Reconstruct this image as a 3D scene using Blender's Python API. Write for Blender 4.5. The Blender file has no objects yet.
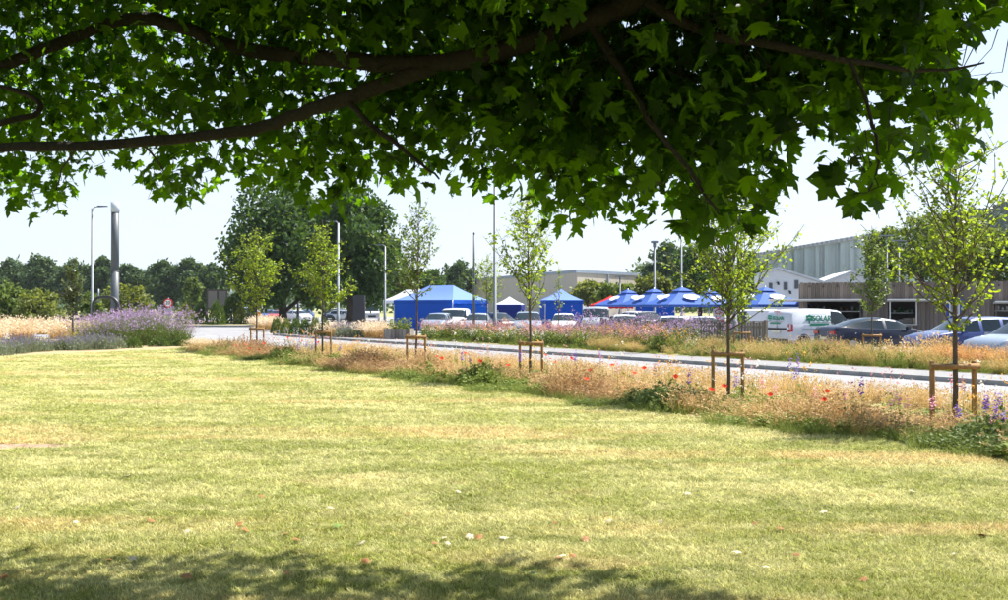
import bpy, math, random
import numpy as np
from mathutils import Vector, Matrix, Euler

R = math.radians
random.seed(7)
rng = np.random.default_rng(7)
scene = bpy.context.scene
COL = scene.collection

# ------------------------------------------------------------------ camera, sky, sun, exposure
FPX = 1000.0; CX = 504.0; HZ = 306.0; EYE = 1.6
cam_d = bpy.data.cameras.new('camera'); cam = bpy.data.objects.new('camera', cam_d); COL.objects.link(cam)
cam_d.sensor_width = 36.0; cam_d.lens = 36.0 * FPX / 1008.0
cam.location = (0, 0, EYE)
cam.rotation_euler = (R(90) + math.atan(6.0 / FPX), 0, 0)
cam_d.clip_start = 0.05; cam_d.clip_end = 9000
scene.camera = cam

SUN_AZ = R(62)      # to the right of the view direction (+Y towards +X)
SUN_EL = R(58)
world = bpy.data.worlds.new('World'); scene.world = world; world.use_nodes = True
wn = world.node_tree.nodes; wl = world.node_tree.links
sky = wn.new('ShaderNodeTexSky'); sky.sky_type = 'NISHITA'; sky.sun_disc = False
sky.sun_elevation = SUN_EL; sky.sun_rotation = SUN_AZ
sky.air_density = 1.0; sky.dust_density = 1.5; sky.ozone_density = 1.0; sky.altitude = 50
bg = wn['Background']; bg.inputs['Strength'].default_value = 0.085
# thin high cloud veil
tc = wn.new('ShaderNodeTexCoord'); mp = wn.new('ShaderNodeMapping'); mp.inputs['Scale'].default_value = (1.2, 1.2, 5.0)
nz = wn.new('ShaderNodeTexNoise'); nz.inputs['Scale'].default_value = 1.6; nz.inputs['Detail'].default_value = 6
mr = wn.new('ShaderNodeMapRange'); mr.inputs['From Min'].default_value = 0.35; mr.inputs['From Max'].default_value = 0.75
mr.inputs['To Min'].default_value = 0.45; mr.inputs['To Max'].default_value = 0.8
mx = wn.new('ShaderNodeMix'); mx.data_type = 'RGBA'; mx.inputs['B'].default_value = (4.6, 5.25, 6.1, 1)
wl.new(tc.outputs['Generated'], mp.inputs['Vector']); wl.new(mp.outputs['Vector'], nz.inputs['Vector'])
sx = wn.new('ShaderNodeSeparateXYZ'); el = wn.new('ShaderNodeMapRange'); el.inputs['From Min'].default_value = .05; el.inputs['From Max'].default_value = .65   # the veil thins towards the zenith
el.inputs['To Min'].default_value = 1.15; el.inputs['To Max'].default_value = .12; ml = wn.new('ShaderNodeMath'); ml.operation = 'MULTIPLY'
wl.new(tc.outputs['Generated'], sx.inputs['Vector']); wl.new(sx.outputs['Z'], el.inputs['Value'])
wl.new(nz.outputs['Fac'], mr.inputs['Value']); wl.new(mr.outputs['Result'], ml.inputs[0]); wl.new(el.outputs['Result'], ml.inputs[1]); wl.new(ml.outputs[0], mx.inputs['Factor'])
wl.new(sky.outputs['Color'], mx.inputs['A']); wl.new(mx.outputs['Result'], bg.inputs['Color'])

sun_d = bpy.data.lights.new('sun', 'SUN'); sun = bpy.data.objects.new('sun', sun_d); COL.objects.link(sun)
sun_d.energy = 4.9; sun_d.angle = R(0.53); sun_d.color = (1.0, 0.955, 0.88)
sdir = Vector((math.sin(SUN_AZ) * math.cos(SUN_EL), math.cos(SUN_AZ) * math.cos(SUN_EL), math.sin(SUN_EL)))
sun.rotation_euler = sdir.to_track_quat('Z', 'Y').to_euler()
sun.location = sdir * 50

vs = scene.view_settings
vs.view_transform = 'Standard'; vs.look = 'None'; vs.gamma = 1.0; vs.use_curve_mapping = False
vs.exposure = 1.28
scene.cycles.max_bounces = 5; scene.cycles.diffuse_bounces = 3; scene.cycles.transmission_bounces = 6; scene.cycles.transparent_max_bounces = 4

# ------------------------------------------------------------------ helpers
def W(x, Y, z=0.0):
    return Vector(((x - CX) / FPX * Y, Y, z))
def PX(x, y, Y):
    return Vector(((x - CX) / FPX * Y, Y, EYE - (y - HZ) / FPX * Y))
U = Vector((-0.556, 0.832, 0)).normalized()     # along the road, away
N = Vector((0.832, 0.556, 0)).normalized()      # across the road, away
def ST(s, t, z=0.0):
    return Vector((U.x * s + N.x * t, U.y * s + N.y * t, z))
def YT(x, t):                                   # depth of the point of column x on the line t
    return t / (N.x * (x - CX) / FPX + N.y)

MATS = {}
def nodes_of(m):
    m.use_nodes = True
    return m.node_tree.nodes, m.node_tree.links
def mat(name, col, rough=0.6, var=0.12, scale=4.0, bump=0.0, metallic=0.0, spec=0.5, coat=0.0, col2=None, detail=5, rnd=0.0, stretch=None, bscale=None):
    if name in MATS: return MATS[name]
    m = bpy.data.materials.new(name); n, l = nodes_of(m)
    b = n['Principled BSDF']; b.inputs['Roughness'].default_value = rough
    b.inputs['Metallic'].default_value = metallic; b.inputs['Specular IOR Level'].default_value = spec
    b.inputs['Coat Weight'].default_value = coat; b.inputs['Coat Roughness'].default_value = 0.04
    c = Vector(col)
    a = c * (1 - var); d = Vector(col2) if col2 else c * (1 + var)
    tc = n.new('ShaderNodeTexCoord'); mp = n.new('ShaderNodeMapping')
    l.new(tc.outputs['Object'], mp.inputs['Vector'])
    if stretch: mp.inputs['Scale'].default_value = stretch
    t = n.new('ShaderNodeTexNoise'); t.inputs['Scale'].default_value = scale; t.inputs['Detail'].default_value = detail
    l.new(mp.outputs['Vector'], t.inputs['Vector'])
    r = n.new('ShaderNodeValToRGB'); r.color_ramp.elements[0].position = 0.3; r.color_ramp.elements[1].position = 0.7
    r.color_ramp.elements[0].color = (*a, 1); r.color_ramp.elements[1].color = (*d, 1)
    l.new(t.outputs['Fac'], r.inputs['Fac'])
    out = r.outputs['Color']
    if rnd:
        oi = n.new('ShaderNodeObjectInfo'); h = n.new('ShaderNodeHueSaturation'); mm = n.new('ShaderNodeMapRange')
        mm.inputs['To Min'].default_value = 1 - rnd; mm.inputs['To Max'].default_value = 1 + rnd
        l.new(oi.outputs['Random'], mm.inputs['Value']); l.new(mm.outputs['Result'], h.inputs['Value'])
        l.new(out, h.inputs['Color']); out = h.outputs['Color']
    l.new(out, b.inputs['Base Color'])
    if bump:
        t2 = n.new('ShaderNodeTexNoise'); t2.inputs['Scale'].default_value = bscale or scale * 6; t2.inputs['Detail'].default_value = 4
        l.new(mp.outputs['Vector'], t2.inputs['Vector'])
        bp = n.new('ShaderNodeBump'); bp.inputs['Strength'].default_value = bump; bp.inputs['Distance'].default_value = 0.02
        l.new(t2.outputs['Fac'], bp.inputs['Height']); l.new(bp.outputs['Normal'], b.inputs['Normal'])
    MATS[name] = m
    return m

def leafmat(name, c1, c2, tr, fac=0.4, rough=0.5, spec=0.35):
    """leaf: reflecting face plus light let through; colour differs from leaf to leaf"""
    if name in MATS: return MATS[name]
    m = bpy.data.materials.new(name); n, l = nodes_of(m)
    b = n['Principled BSDF']; b.inputs['Roughness'].default_value = rough; b.inputs['Specular IOR Level'].default_value = spec
    g = n.new('ShaderNodeNewGeometry'); oi = n.new('ShaderNodeObjectInfo')
    ad = n.new('ShaderNodeMath'); ad.operation = 'ADD'; fr = n.new('ShaderNodeMath'); fr.operation = 'FRACT'
    l.new(g.outputs['Random Per Island'], ad.inputs[0]); l.new(oi.outputs['Random'], ad.inputs[1]); l.new(ad.outputs[0], fr.inputs[0])
    r = n.new('ShaderNodeValToRGB'); r.color_ramp.elements[0].color = (*c1, 1); r.color_ramp.elements[1].color = (*c2, 1)
    l.new(fr.outputs[0], r.inputs['Fac']); l.new(r.outputs['Color'], b.inputs['Base Color'])
    t = n.new('ShaderNodeBsdfTranslucent')
    r2 = n.new('ShaderNodeValToRGB'); r2.color_ramp.elements[0].color = (tr[0] * .55, tr[1] * .6, tr[2] * .6, 1); r2.color_ramp.elements[1].color = (tr[0] * 1.5, tr[1] * 1.35, tr[2] * 1.2, 1)
    l.new(fr.outputs[0], r2.inputs['Fac']); l.new(r2.outputs['Color'], t.inputs['Color'])
    ms = n.new('ShaderNodeMixShader'); ms.inputs['Fac'].default_value = fac
    l.new(b.outputs[0], ms.inputs[1]); l.new(t.outputs[0], ms.inputs[2]); l.new(ms.outputs[0], n['Material Output'].inputs['Surface'])
    MATS[name] = m
    return m

def tag(o, label=None, cat=None, group=None, kind=None):
    if label: o['label'] = label
    if cat: o['category'] = cat
    if group: o['group'] = group
    if kind: o['kind'] = kind
    return o
def empty(name, loc=(0, 0, 0), rz=0.0):
    o = bpy.data.objects.new(name, None); COL.objects.link(o); o.location = loc; o.rotation_euler = (0, 0, rz)
    o.empty_display_size = 0.2
    return o
def link(name, me, parent=None, loc=(0, 0, 0), rz=0.0):
    o = bpy.data.objects.new(name, me); COL.objects.link(o); o.location = loc; o.rotation_euler = (0, 0, rz)
    if parent: o.parent = parent
    return o
KIDS = {}
def copy_tree(o, parent=None, loc=None, rz=None, sc=None):
    c = o.copy(); COL.objects.link(c); c.parent = parent
    if loc is not None: c.location = loc
    if rz is not None: c.rotation_euler = (0, 0, rz)
    if sc is not None: c.scale = sc if hasattr(sc, '__len__') else (sc, sc, sc)
    for ch in o.children: copy_tree(ch, c)
    return c

class MB:
    """collects shapes; build() links them as one mesh object"""
    def __init__(self): self.v = []; self.f = []; self.mi = []; self.sm = []
    def add(self, vs_, fs_, m=0, smooth=False):
        b = len(self.v); self.v += [tuple(p) for p in vs_]
        for f in fs_: self.f.append([i + b for i in f]); self.mi.append(m); self.sm.append(smooth)
        return self
    def box(self, c, s, m=0, rz=0.0, rot=None):
        x, y, z = s[0] / 2, s[1] / 2, s[2] / 2
        P = [Vector(p) for p in ((-x, -y, -z), (x, -y, -z), (x, y, -z), (-x, y, -z), (-x, -y, z), (x, -y, z), (x, y, z), (-x, y, z))]
        M = rot if rot is not None else Matrix.Rotation(rz, 3, 'Z')
        P = [M @ p + Vector(c) for p in P]
        return self.add(P, [(0, 3, 2, 1), (4, 5, 6, 7), (0, 1, 5, 4), (1, 2, 6, 5), (2, 3, 7, 6), (3, 0, 4, 7)], m)
    def tube(self, pts, rad, n=8, m=0, caps=True):
        pts = [Vector(p) for p in pts]; k = len(pts)
        if not hasattr(rad, '__len__'): rad = [rad] * k
        vs_ = []; ref = None
        for i, p in enumerate(pts):
            d = (pts[min(i + 1, k - 1)] - pts[max(i - 1, 0)]).normalized()
            if ref is None:
                ref = Vector((1, 0, 0)) if abs(d.x) < 0.8 else Vector((0, 1, 0))
            a = (ref - d * ref.dot(d)).normalized(); b = d.cross(a); ref = a
            for j in range(n):
                an = 2 * math.pi * j / n
                vs_.append(p + (a * math.cos(an) + b * math.sin(an)) * rad[i])
        fs_ = [(i * n + j, i * n + (j + 1) % n, (i + 1) * n + (j + 1) % n, (i + 1) * n + j) for i in range(k - 1) for j in range(n)]
        self.add(vs_, fs_, m, True)
        if caps:
            b = len(self.v) - len(vs_)
            self.f.append([b + j for j in range(n)][::-1]); self.mi.append(m); self.sm.append(False)
            self.f.append([b + (k - 1) * n + j for j in range(n)]); self.mi.append(m); self.sm.append(False)
        return self
    def prism(self, poly, h0, h1, m=0):          # poly in xy
        n = len(poly)
        vs_ = [(p[0], p[1], h0) for p in poly] + [(p[0], p[1], h1) for p in poly]
        return self.add(vs_, [tuple(range(n))[::-1], tuple(range(n, 2 * n))] + [(i, (i + 1) % n, n + (i + 1) % n, n + i) for i in range(n)], m)
    def mesh(self, name, mats):
        me = bpy.data.meshes.new(name); me.from_pydata(self.v, [], self.f)
        for mt in (mats if isinstance(mats, (list, tuple)) else [mats]): me.materials.append(mt)
        me.polygons.foreach_set('material_index', self.mi); me.polygons.foreach_set('use_smooth', self.sm)
        me.update(); return me
    def build(self, name, mats, parent=None, loc=(0, 0, 0), rz=0.0):
        return link(name, self.mesh(name, mats), parent, loc, rz)

def npmesh(name, V, F, mats, mi=None, smooth=False):
    """V (n,3); F (m,k) constant k"""
    me = bpy.data.meshes.new(name)
    V = np.asarray(V, dtype=np.float32); F = np.asarray(F, dtype=np.int32)
    m, k = F.shape
    me.vertices.add(len(V)); me.vertices.foreach_set('co', V.ravel())
    me.loops.add(m * k); me.loops.foreach_set('vertex_index', F.ravel())
    me.polygons.add(m); me.polygons.foreach_set('loop_start', np.arange(0, m * k, k, dtype=np.int32))
    for mt in (mats if isinstance(mats, (list, tuple)) else [mats]): me.materials.append(mt)
    if mi is not None: me.polygons.foreach_set('material_index', np.asarray(mi, dtype=np.int32))
    me.update(calc_edges=True); me.validate()
    return me

def unit(a): return a / (np.linalg.norm(a, axis=-1, keepdims=True) + 1e-9)
def frames(d, up):
    d = unit(d); b = unit(np.cross(up, d)); n = np.cross(d, b); return d, b, n
# leaf templates: (u along, v across, w normal), triangles
DIAMOND = (np.array([(0, 0, 0), (.45, .36, -.06), (1, 0, -.12), (.45, -.36, -.06)]), np.array([(0, 1, 2), (0, 2, 3)]))
def _maple():
    half = [(0.0, 0.0), (-.05, .16), (.0, .44), (.13, .33), (.2, .40), (.26, .27), (.42, .42), (.5, .60), (.56, .40), (.66, .36), (.62, .15), (.74, .2), (.80, .12), (1.0, 0.0)]
    pts = half + [(u, -v) for u, v in half[-2:0:-1]]
    V = [(.3, 0, .03)] + [(u, v, -.22 * abs(v) - .16 * u * u) for u, v in pts]
    n = len(pts)
    F = [(0, 1 + (i + 1) % n, 1 + i) for i in range(n)]
    return np.array(V), np.array(F)
MAPLE = _maple()
OVAL = (np.array([(0, 0, 0), (.3, .3, -.05), (.7, .26, -.1), (1, 0, -.2), (.7, -.26, -.1), (.3, -.3, -.05)]), np.array([(0, 1, 5), (1, 2, 5), (2, 4, 5), (2, 3, 4)]))
def leafcloud(P, size, d, up, tmpl=DIAMOND):
    T, F = tmpl; n = len(P); k = len(T)
    d, b, nn = frames(d, up); size = np.broadcast_to(np.asarray(size, float), (n,))[:, None, None]
    V = P[:, None, :] + size * (T[None, :, 0:1] * d[:, None, :] + T[None, :, 1:2] * b[:, None, :] + T[None, :, 2:3] * nn[:, None, :])
    FF = F[None, :, :] + (np.arange(n) * k)[:, None, None]
    return V.reshape(-1, 3), FF.reshape(-1, F.shape[1])
def rdir(n, r=rng): return unit(r.normal(size=(n, 3)))

def instancer(name, tmpl_objs, pts, rots, scls, label, cat):
    """one 'stuff' object: plant meshes instanced on points with geometry nodes"""
    root = None
    for k, tm in enumerate(tmpl_objs):
        sel = np.arange(len(pts)) % len(tmpl_objs) == k
        p = np.asarray(pts)[sel]
        me = bpy.data.meshes.new(name); me.vertices.add(len(p)); me.vertices.foreach_set('co', p.astype(np.float32).ravel())
        a = me.attributes.new('rot', 'FLOAT_VECTOR', 'POINT'); a.data.foreach_set('vector', np.asarray(rots)[sel].astype(np.float32).ravel())
        a = me.attributes.new('scl', 'FLOAT_VECTOR', 'POINT'); a.data.foreach_set('vector', np.asarray(scls)[sel].astype(np.float32).ravel())
        o = bpy.data.objects.new(name, me); COL.objects.link(o)
        ng = bpy.data.node_groups.new(name + '_scatter', 'GeometryNodeTree')
        ng.interface.new_socket('Geometry', in_out='INPUT', socket_type='NodeSocketGeometry')
        ng.interface.new_socket('Geometry', in_out='OUTPUT', socket_type='NodeSocketGeometry')
        n, l = ng.nodes, ng.links
        gi = n.new('NodeGroupInput'); go = n.new('NodeGroupOutput')
        ip = n.new('GeometryNodeInstanceOnPoints'); ob = n.new('GeometryNodeObjectInfo'); ob.inputs['Object'].default_value = tm
        ob.inputs['As Instance'].default_value = True
        mp_ = n.new('GeometryNodeMeshToPoints')
        na = n.new('GeometryNodeInputNamedAttribute'); na.data_type = 'FLOAT_VECTOR'; na.inputs['Name'].default_value = 'rot'
        er = n.new('FunctionNodeEulerToRotation')
        ns = n.new('GeometryNodeInputNamedAttribute'); ns.data_type = 'FLOAT_VECTOR'; ns.inputs['Name'].default_value = 'scl'
        l.new(gi.outputs[0], mp_.inputs['Mesh']); l.new(mp_.outputs['Points'], ip.inputs['Points'])
        l.new(ob.outputs['Geometry'], ip.inputs['Instance'])
        l.new(na.outputs['Attribute'], er.inputs['Euler']); l.new(er.outputs[0], ip.inputs['Rotation'])
        l.new(ns.outputs['Attribute'], ip.inputs['Scale']); l.new(ip.outputs[0], go.inputs[0])
        md = o.modifiers.new('scatter', 'NODES'); md.node_group = ng
        if root is None:
            root = o; tag(o, label, cat, kind='stuff')
        else:
            o.parent = root; o['kind'] = 'stuff'
    return root
def template(name, me):                     # mesh holder for the scatter, not placed in the scene itself
    return bpy.data.objects.new(name, me)

# ------------------------------------------------------------------ materials of the ground
def lawn_color(n, l):
    g = n.new('ShaderNodeNewGeometry')
    def noise(scale, detail, rot=None, sc=(1, 1, 1), rough=.55):
        mp = n.new('ShaderNodeMapping'); mp.inputs['Scale'].default_value = sc
        if rot: mp.inputs['Rotation'].default_value = (0, 0, rot)
        l.new(g.outputs['Position'], mp.inputs['Vector'])
        t = n.new('ShaderNodeTexNoise'); t.inputs['Scale'].default_value = scale; t.inputs['Detail'].default_value = detail; t.inputs['Roughness'].default_value = rough
        l.new(mp.outputs['Vector'], t.inputs['Vector']); return t.outputs['Fac']
    def ramp(f, a, b):
        m = n.new('ShaderNodeMapRange'); m.inputs['From Min'].default_value = a; m.inputs['From Max'].default_value = b; l.new(f, m.inputs['Value']); return m.outputs['Result']
    def mix(f, A, B):
        m = n.new('ShaderNodeMix'); m.data_type = 'RGBA'; l.new(f, m.inputs['Factor'])
        for k, s in (('A', A), ('B', B)):
            if isinstance(s, tuple): m.inputs[k].default_value = (*s, 1)
            else: l.new(s, m.inputs[k])
        return m.outputs['Result']
    base = mix(ramp(noise(.75, 8, .2, (.5, 1.0, 1), .68), .42, .57), (.245, .28, .04), (.62, .58, .29))
    green = mix(ramp(noise(1.7, 7, .25, (.5, 1, 1), .65), .53, .62), base, (.17, .215, .02))
    tan = mix(ramp(noise(.55, 6, .27, (.12, 1.0, 1), .6), .51, .585), green, (.64, .45, .22))
    bare = mix(ramp(noise(1.1, 5, .1, (.4, 1, 1)), .60, .70), tan, (.62, .47, .27))
    dt = n.new('ShaderNodeVectorMath'); dt.operation = 'DOT_PRODUCT'; dt.inputs[1].default_value = (N.x * 2.6, N.y * 2.6, 0); l.new(g.outputs['Position'], dt.inputs[0])
    sn = n.new('ShaderNodeMath'); sn.operation = 'SINE'; l.new(dt.outputs['Value'], sn.inputs[0])
    ad = n.new('ShaderNodeMath'); ad.operation = 'MULTIPLY_ADD'; ad.inputs[1].default_value = .24; l.new(sn.outputs[0], ad.inputs[0]); l.new(noise(2.2, 6, .3, (.8, 1, 1), .7), ad.inputs[2])
    stripe = mix(ramp(ad.outputs[0], .48, .95), bare, (.27, .31, .035))
    pale = mix(ramp(noise(3.1, 7, .2, (.7, 1, 1), .72), .54, .68), stripe, (.66, .63, .36))
    fine = mix(ramp(noise(26, 4), .35, .8), pale, (.58, .53, .22))
    return fine
def make_lawn_mat(name, blade=False):
    m = bpy.data.materials.new(name); n, l = nodes_of(m); b = n['Principled BSDF']
    c = lawn_color(n, l); b.inputs['Roughness'].default_value = .7; b.inputs['Specular IOR Level'].default_value = .2
    if blade:
        oi = n.new('ShaderNodeObjectInfo'); g = n.new('ShaderNodeNewGeometry')
        mr = n.new('ShaderNodeMapRange'); mr.inputs['To Min'].default_value = .42; mr.inputs['To Max'].default_value = 1.8
        l.new(g.outputs['Random Per Island'], mr.inputs['Value'])
        h = n.new('ShaderNodeHueSaturation'); l.new(mr.outputs['Result'], h.inputs['Value'])
        mr2 = n.new('ShaderNodeMapRange'); mr2.inputs['To Min'].default_value = .485; mr2.inputs['To Max'].default_value = .525; l.new(oi.outputs['Random'], mr2.inputs['Value'])
        l.new(mr2.outputs['Result'], h.inputs['Hue'])
        l.new(c, h.inputs['Color']); c = h.outputs['Color']
        for col_, lo, hi, amt in (((.74, .66, .40), .72, .88, .45), ((.16, .22, .02), .28, .12, .5)):      # single straw and green tufts among the rest
            q = n.new('ShaderNodeMapRange'); q.inputs['From Min'].default_value = lo; q.inputs['From Max'].default_value = hi; q.inputs['To Max'].default_value = amt
            l.new(oi.outputs['Random'], q.inputs['Value']); mx_ = n.new('ShaderNodeMix'); mx_.data_type = 'RGBA'; l.new(q.outputs['Result'], mx_.inputs['Factor'])
            l.new(c, mx_.inputs['A']); mx_.inputs['B'].default_value = (*col_, 1); c = mx_.outputs['Result']
        t = n.new('ShaderNodeBsdfTranslucent'); l.new(c, t.inputs['Color'])
        ms = n.new('ShaderNodeMixShader'); ms.inputs['Fac'].default_value = .35
        l.new(b.outputs[0], ms.inputs[1]); l.new(t.outputs[0], ms.inputs[2]); l.new(ms.outputs[0], n['Material Output'].inputs['Surface'])
    else:
        tx = n.new('ShaderNodeTexNoise'); tx.inputs['Scale'].default_value = 60; tx.inputs['Detail'].default_value = 5
        g = n.new('ShaderNodeNewGeometry'); l.new(g.outputs['Position'], tx.inputs['Vector'])
        bp = n.new('ShaderNodeBump'); bp.inputs['Strength'].default_value = .9; bp.inputs['Distance'].default_value = .03
        l.new(tx.outputs['Fac'], bp.inputs['Height']); l.new(bp.outputs['Normal'], b.inputs['Normal'])
    if not blade:
        h = n.new('ShaderNodeHueSaturation'); h.inputs['Value'].default_value = .62; l.new(c, h.inputs['Color']); c = h.outputs['Color']
    l.new(c, b.inputs['Base Color'])
    return m
LAWN = make_lawn_mat('lawn_turf'); BLADE = make_lawn_mat('lawn_blades', True)
ASPH = mat('asphalt', (.225, .227, .236), .85, .16, .9, .5, bscale=60, detail=9)
PAVE = mat('pavement_asphalt', (.20, .20, .205), .85, .10, .8, .5, bscale=60)
KERB = mat('kerb_concrete', (.24, .24, .235), .85, .2, 3, .3)
WHITEP = mat('road_paint', (.75, .75, .73), .7, .1, 8)
SOIL = mat('verge_soil', (.30, .23, .12), .9, .25, 3, .6, col2=(.26, .27, .08))
DRYG = mat('dry_ground', (.36, .31, .15), .9, .25, .25, .4, col2=(.22, .26, .07))

# ------------------------------------------------------------------ the setting: ground, lawn, road, pavement
MB().add([(-1900, -150, -.5), (1900, -150, -.5), (1900, 2400, -.5), (-1900, 2400, -.5)], [(0, 1, 2, 3)]).build('ground', DRYG)['kind'] = 'structure'
road = MB().add([ST(-60, 15, -.35), ST(-60, 80, -.35), ST(160, 150, -.35), ST(170, -90, -.35), ST(110, -70, -.35), ST(30, -20, -.35)], [(0, 1, 2, 3, 4, 5)]).build('road', ASPH)
road['kind'] = 'structure'
def smax(t): return float(np.interp(t, [-60, -21, 1.2, 15.6, 16, 17], [100, 94, 74, 54, 47, 36]))
def zland(s, t):
    e = smax(t) - s
    z = 0.0
    if t > 13: z -= .22 * min(1, (t - 13) / 4) ** 1.2
    z -= .22 * max(0, 1 - e / 8) if s > 30 else 0
    return max(z, -.24)
def sheet(name, m, tvals, sfun, ns, dz=0.0, skirt=True):
    mb = MB(); vs_ = []; fs_ = []
    for t in tvals:
        s0, s1 = sfun(t)
        for k in range(ns + 1):
            s = s0 + (s1 - s0) * k / ns
            vs_.append(ST(s, t, zland(s, t) + dz))
    w = ns + 1
    for i in range(len(tvals) - 1):
        for k in range(ns):
            fs_.append((i * w + k, i * w + k + 1, (i + 1) * w + k + 1, (i + 1) * w + k)[::-1])
    mb.add(vs_, fs_, 0, True)
    o = mb.build(name, m); o['kind'] = 'structure'; return o
lawn = sheet('lawn', LAWN, [-60, -40, -21, -10, 0, 5, 8, 9, 10, 11, 12, 13, 13.6, 14.2, 15, 15.6, 16, 16.5, 17], lambda t: (-40, smax(t)), 60)
def bed0(t): return float(np.interp(t, [-30, -11, 4.3, 11.8, 15], [39, 37.5, 34.9, 38.8, 44]))
sheet('flower_bed_soil', mat('bed_soil', (.33, .25, .13), .9, .3, 2, .6), [-30, -20, -11, -5, 0, 4.3, 8, 11.8, 13], lambda t: (bed0(t), min(smax(t) - 4, bed0(t) + 16)), 24, .005)
sheet('verge_soil', SOIL, [10.2, 11, 12, 13, 13.6, 14.2, 15, 16, 16.8], lambda t: (-14, 35.5), 40, .005)
# near kerb (edge of the island) as kerb stones
def kerb_run(name, pts, h0, h1, w, label=None):
    root = empty(name, (0, 0, 0)); root['kind'] = 'structure'
    cache = {}
    for a, b in zip(pts[:-1], pts[1:]):
        d = (b - a); L = d.length; k = max(1, round(L / 0.915)); ang = math.atan2(d.y, d.x); u = d / k
        key = (round(u.length, 3))
        if key not in cache:
            cache[key] = MB().box((0, 0, (h0 + h1) / 2), (u.length - .012, w, h1 - h0)).mesh('kerb_stone', KERB)
        for i in range(k):
            p = a + u * (i + .5)
            link('kerb_stone', cache[key], root, (p.x, p.y, 0), ang)
    return root
kerb_run('near_kerb', [ST(-14, 17.05), ST(36, 17.05), ST(47, 16.1), ST(54, 15.6)], -.40, -.235, .13)
PT0, PT1 = 23.8, 25.95
pav = MB()
pp = [ST(-20, PT0 + .12), ST(60, PT0 + .12), ST(64, PT0 + .6), ST(66.5, PT0 + 1.8), ST(67, PT0 + 3.5), ST(65.5, PT0 + 3.5), ST(64.5, PT1 + .2), ST(62, PT1), ST(-20, PT1)]
pav.prism([(p.x, p.y) for p in pp], -.42, -.232).build('pavement', PAVE)['kind'] = 'structure'
kerb_run('far_kerb', [ST(-20, PT0 + .055), ST(60, PT0 + .055)], -.42, -.226, .125)
kerb_run('corner_kerb', [ST(60, PT0 + .055), ST(64.1, PT0 + .53), ST(66.6, PT0 + 1.76), ST(67.1, PT0 + 3.5)], -.42, -.226, .12)
# verge behind the pavement
vb = [ST(-20, PT1 + .01), ST(62, PT1 + .01), ST(64.5, PT1 + .22), ST(64.5, 31.2), ST(-20, 31.2)]
MB().prism([(p.x, p.y) for p in vb], -.42, -.225).build('far_verge_soil', SOIL)['kind'] = 'structure'
# opposite corner of the side road: low island with grass and shrubs
fi = [W(120, 92), W(198, 93), W(254, 92.5), W(262, 95), W(262, 120), W(100, 125)]
MB().prism([(p.x, p.y) for p in fi], -.42, -.2).build('corner_island_ground', mat('island_dry_grass', (.46, .36, .19), .9, .2, .3, .4, col2=(.30, .31, .09)))['kind'] = 'structure'
kerb_run('corner_island_kerb', [W(120, 91.9), W(198, 92.9), W(254, 92.4)], -.42, -.17, .15)
ip_ = [W(120, 92.3), W(198, 93.3), W(253, 92.9), W(254, 95), W(120, 95.4)]
MB().prism([(p.x, p.y) for p in ip_], -.40, -.19).build('island_pavement', PAVE)['kind'] = 'structure'
# centre line dashes
for k in range(22):
    s = -12 + k * 4.0
    MB().add([ST(s, 20.35, -.346), ST(s, 20.45, -.346), ST(s + 2.2, 20.45, -.346), ST(s + 2.2, 20.35, -.346)], [(0, 1, 2, 3)]).build('centre_dash', WHITEP, road)
for k in range(9):   # give-way marks at the side road
    a = PX(262 + k * .2, 330, 1950 / 24.0)
# far hills
def hill(name, pts, Y, depth, m):
    mb = MB(); n = len(pts); vs_ = []; rows = 9
    for j in range(rows):
        f = j / (rows - 1)
        for i, (x, y) in enumerate(pts):
            top = EYE - (y - HZ) / FPX * Y
            z = -.6 + (top + .6) * math.sin(f * math.pi / 2)
            z += random.uniform(-1, 1) * top * .03 * (0 < j < rows)
            YY = Y - depth * (1 - f)
            vs_.append(((x - CX) / FPX * Y, YY, z))
    fs_ = [(j * n + i, j * n + i + 1, (j + 1) * n + i + 1, (j + 1) * n + i) for j in range(rows - 1) for i in range(n - 1)]
    mb.add(vs_, fs_, 0, True); o = mb.build(name, m); o['kind'] = 'structure'; return o
hill('hills', [(-400, 290), (-200, 284), (-60, 280), (40, 278), (90, 274), (120, 271.5), (150, 270), (180, 276), (230, 284), (300, 290), (420, 296)], 2200, 1500,
     mat('hill_fields', (.085, .12, .055), .9, .4, .004, col2=(.035, .06, .035), detail=3, spec=0))
hill('wooded_hill', [(700, 300), (780, 285), (860, 255), (930, 225), (985, 211), (1040, 204), (1120, 200), (1250, 210), (1500, 240)], 900, 600,
     mat('hill_woods', (.009, .020, .011), .9, .5, .05, .5, spec=0, col2=(.022, .045, .02)))

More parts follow.
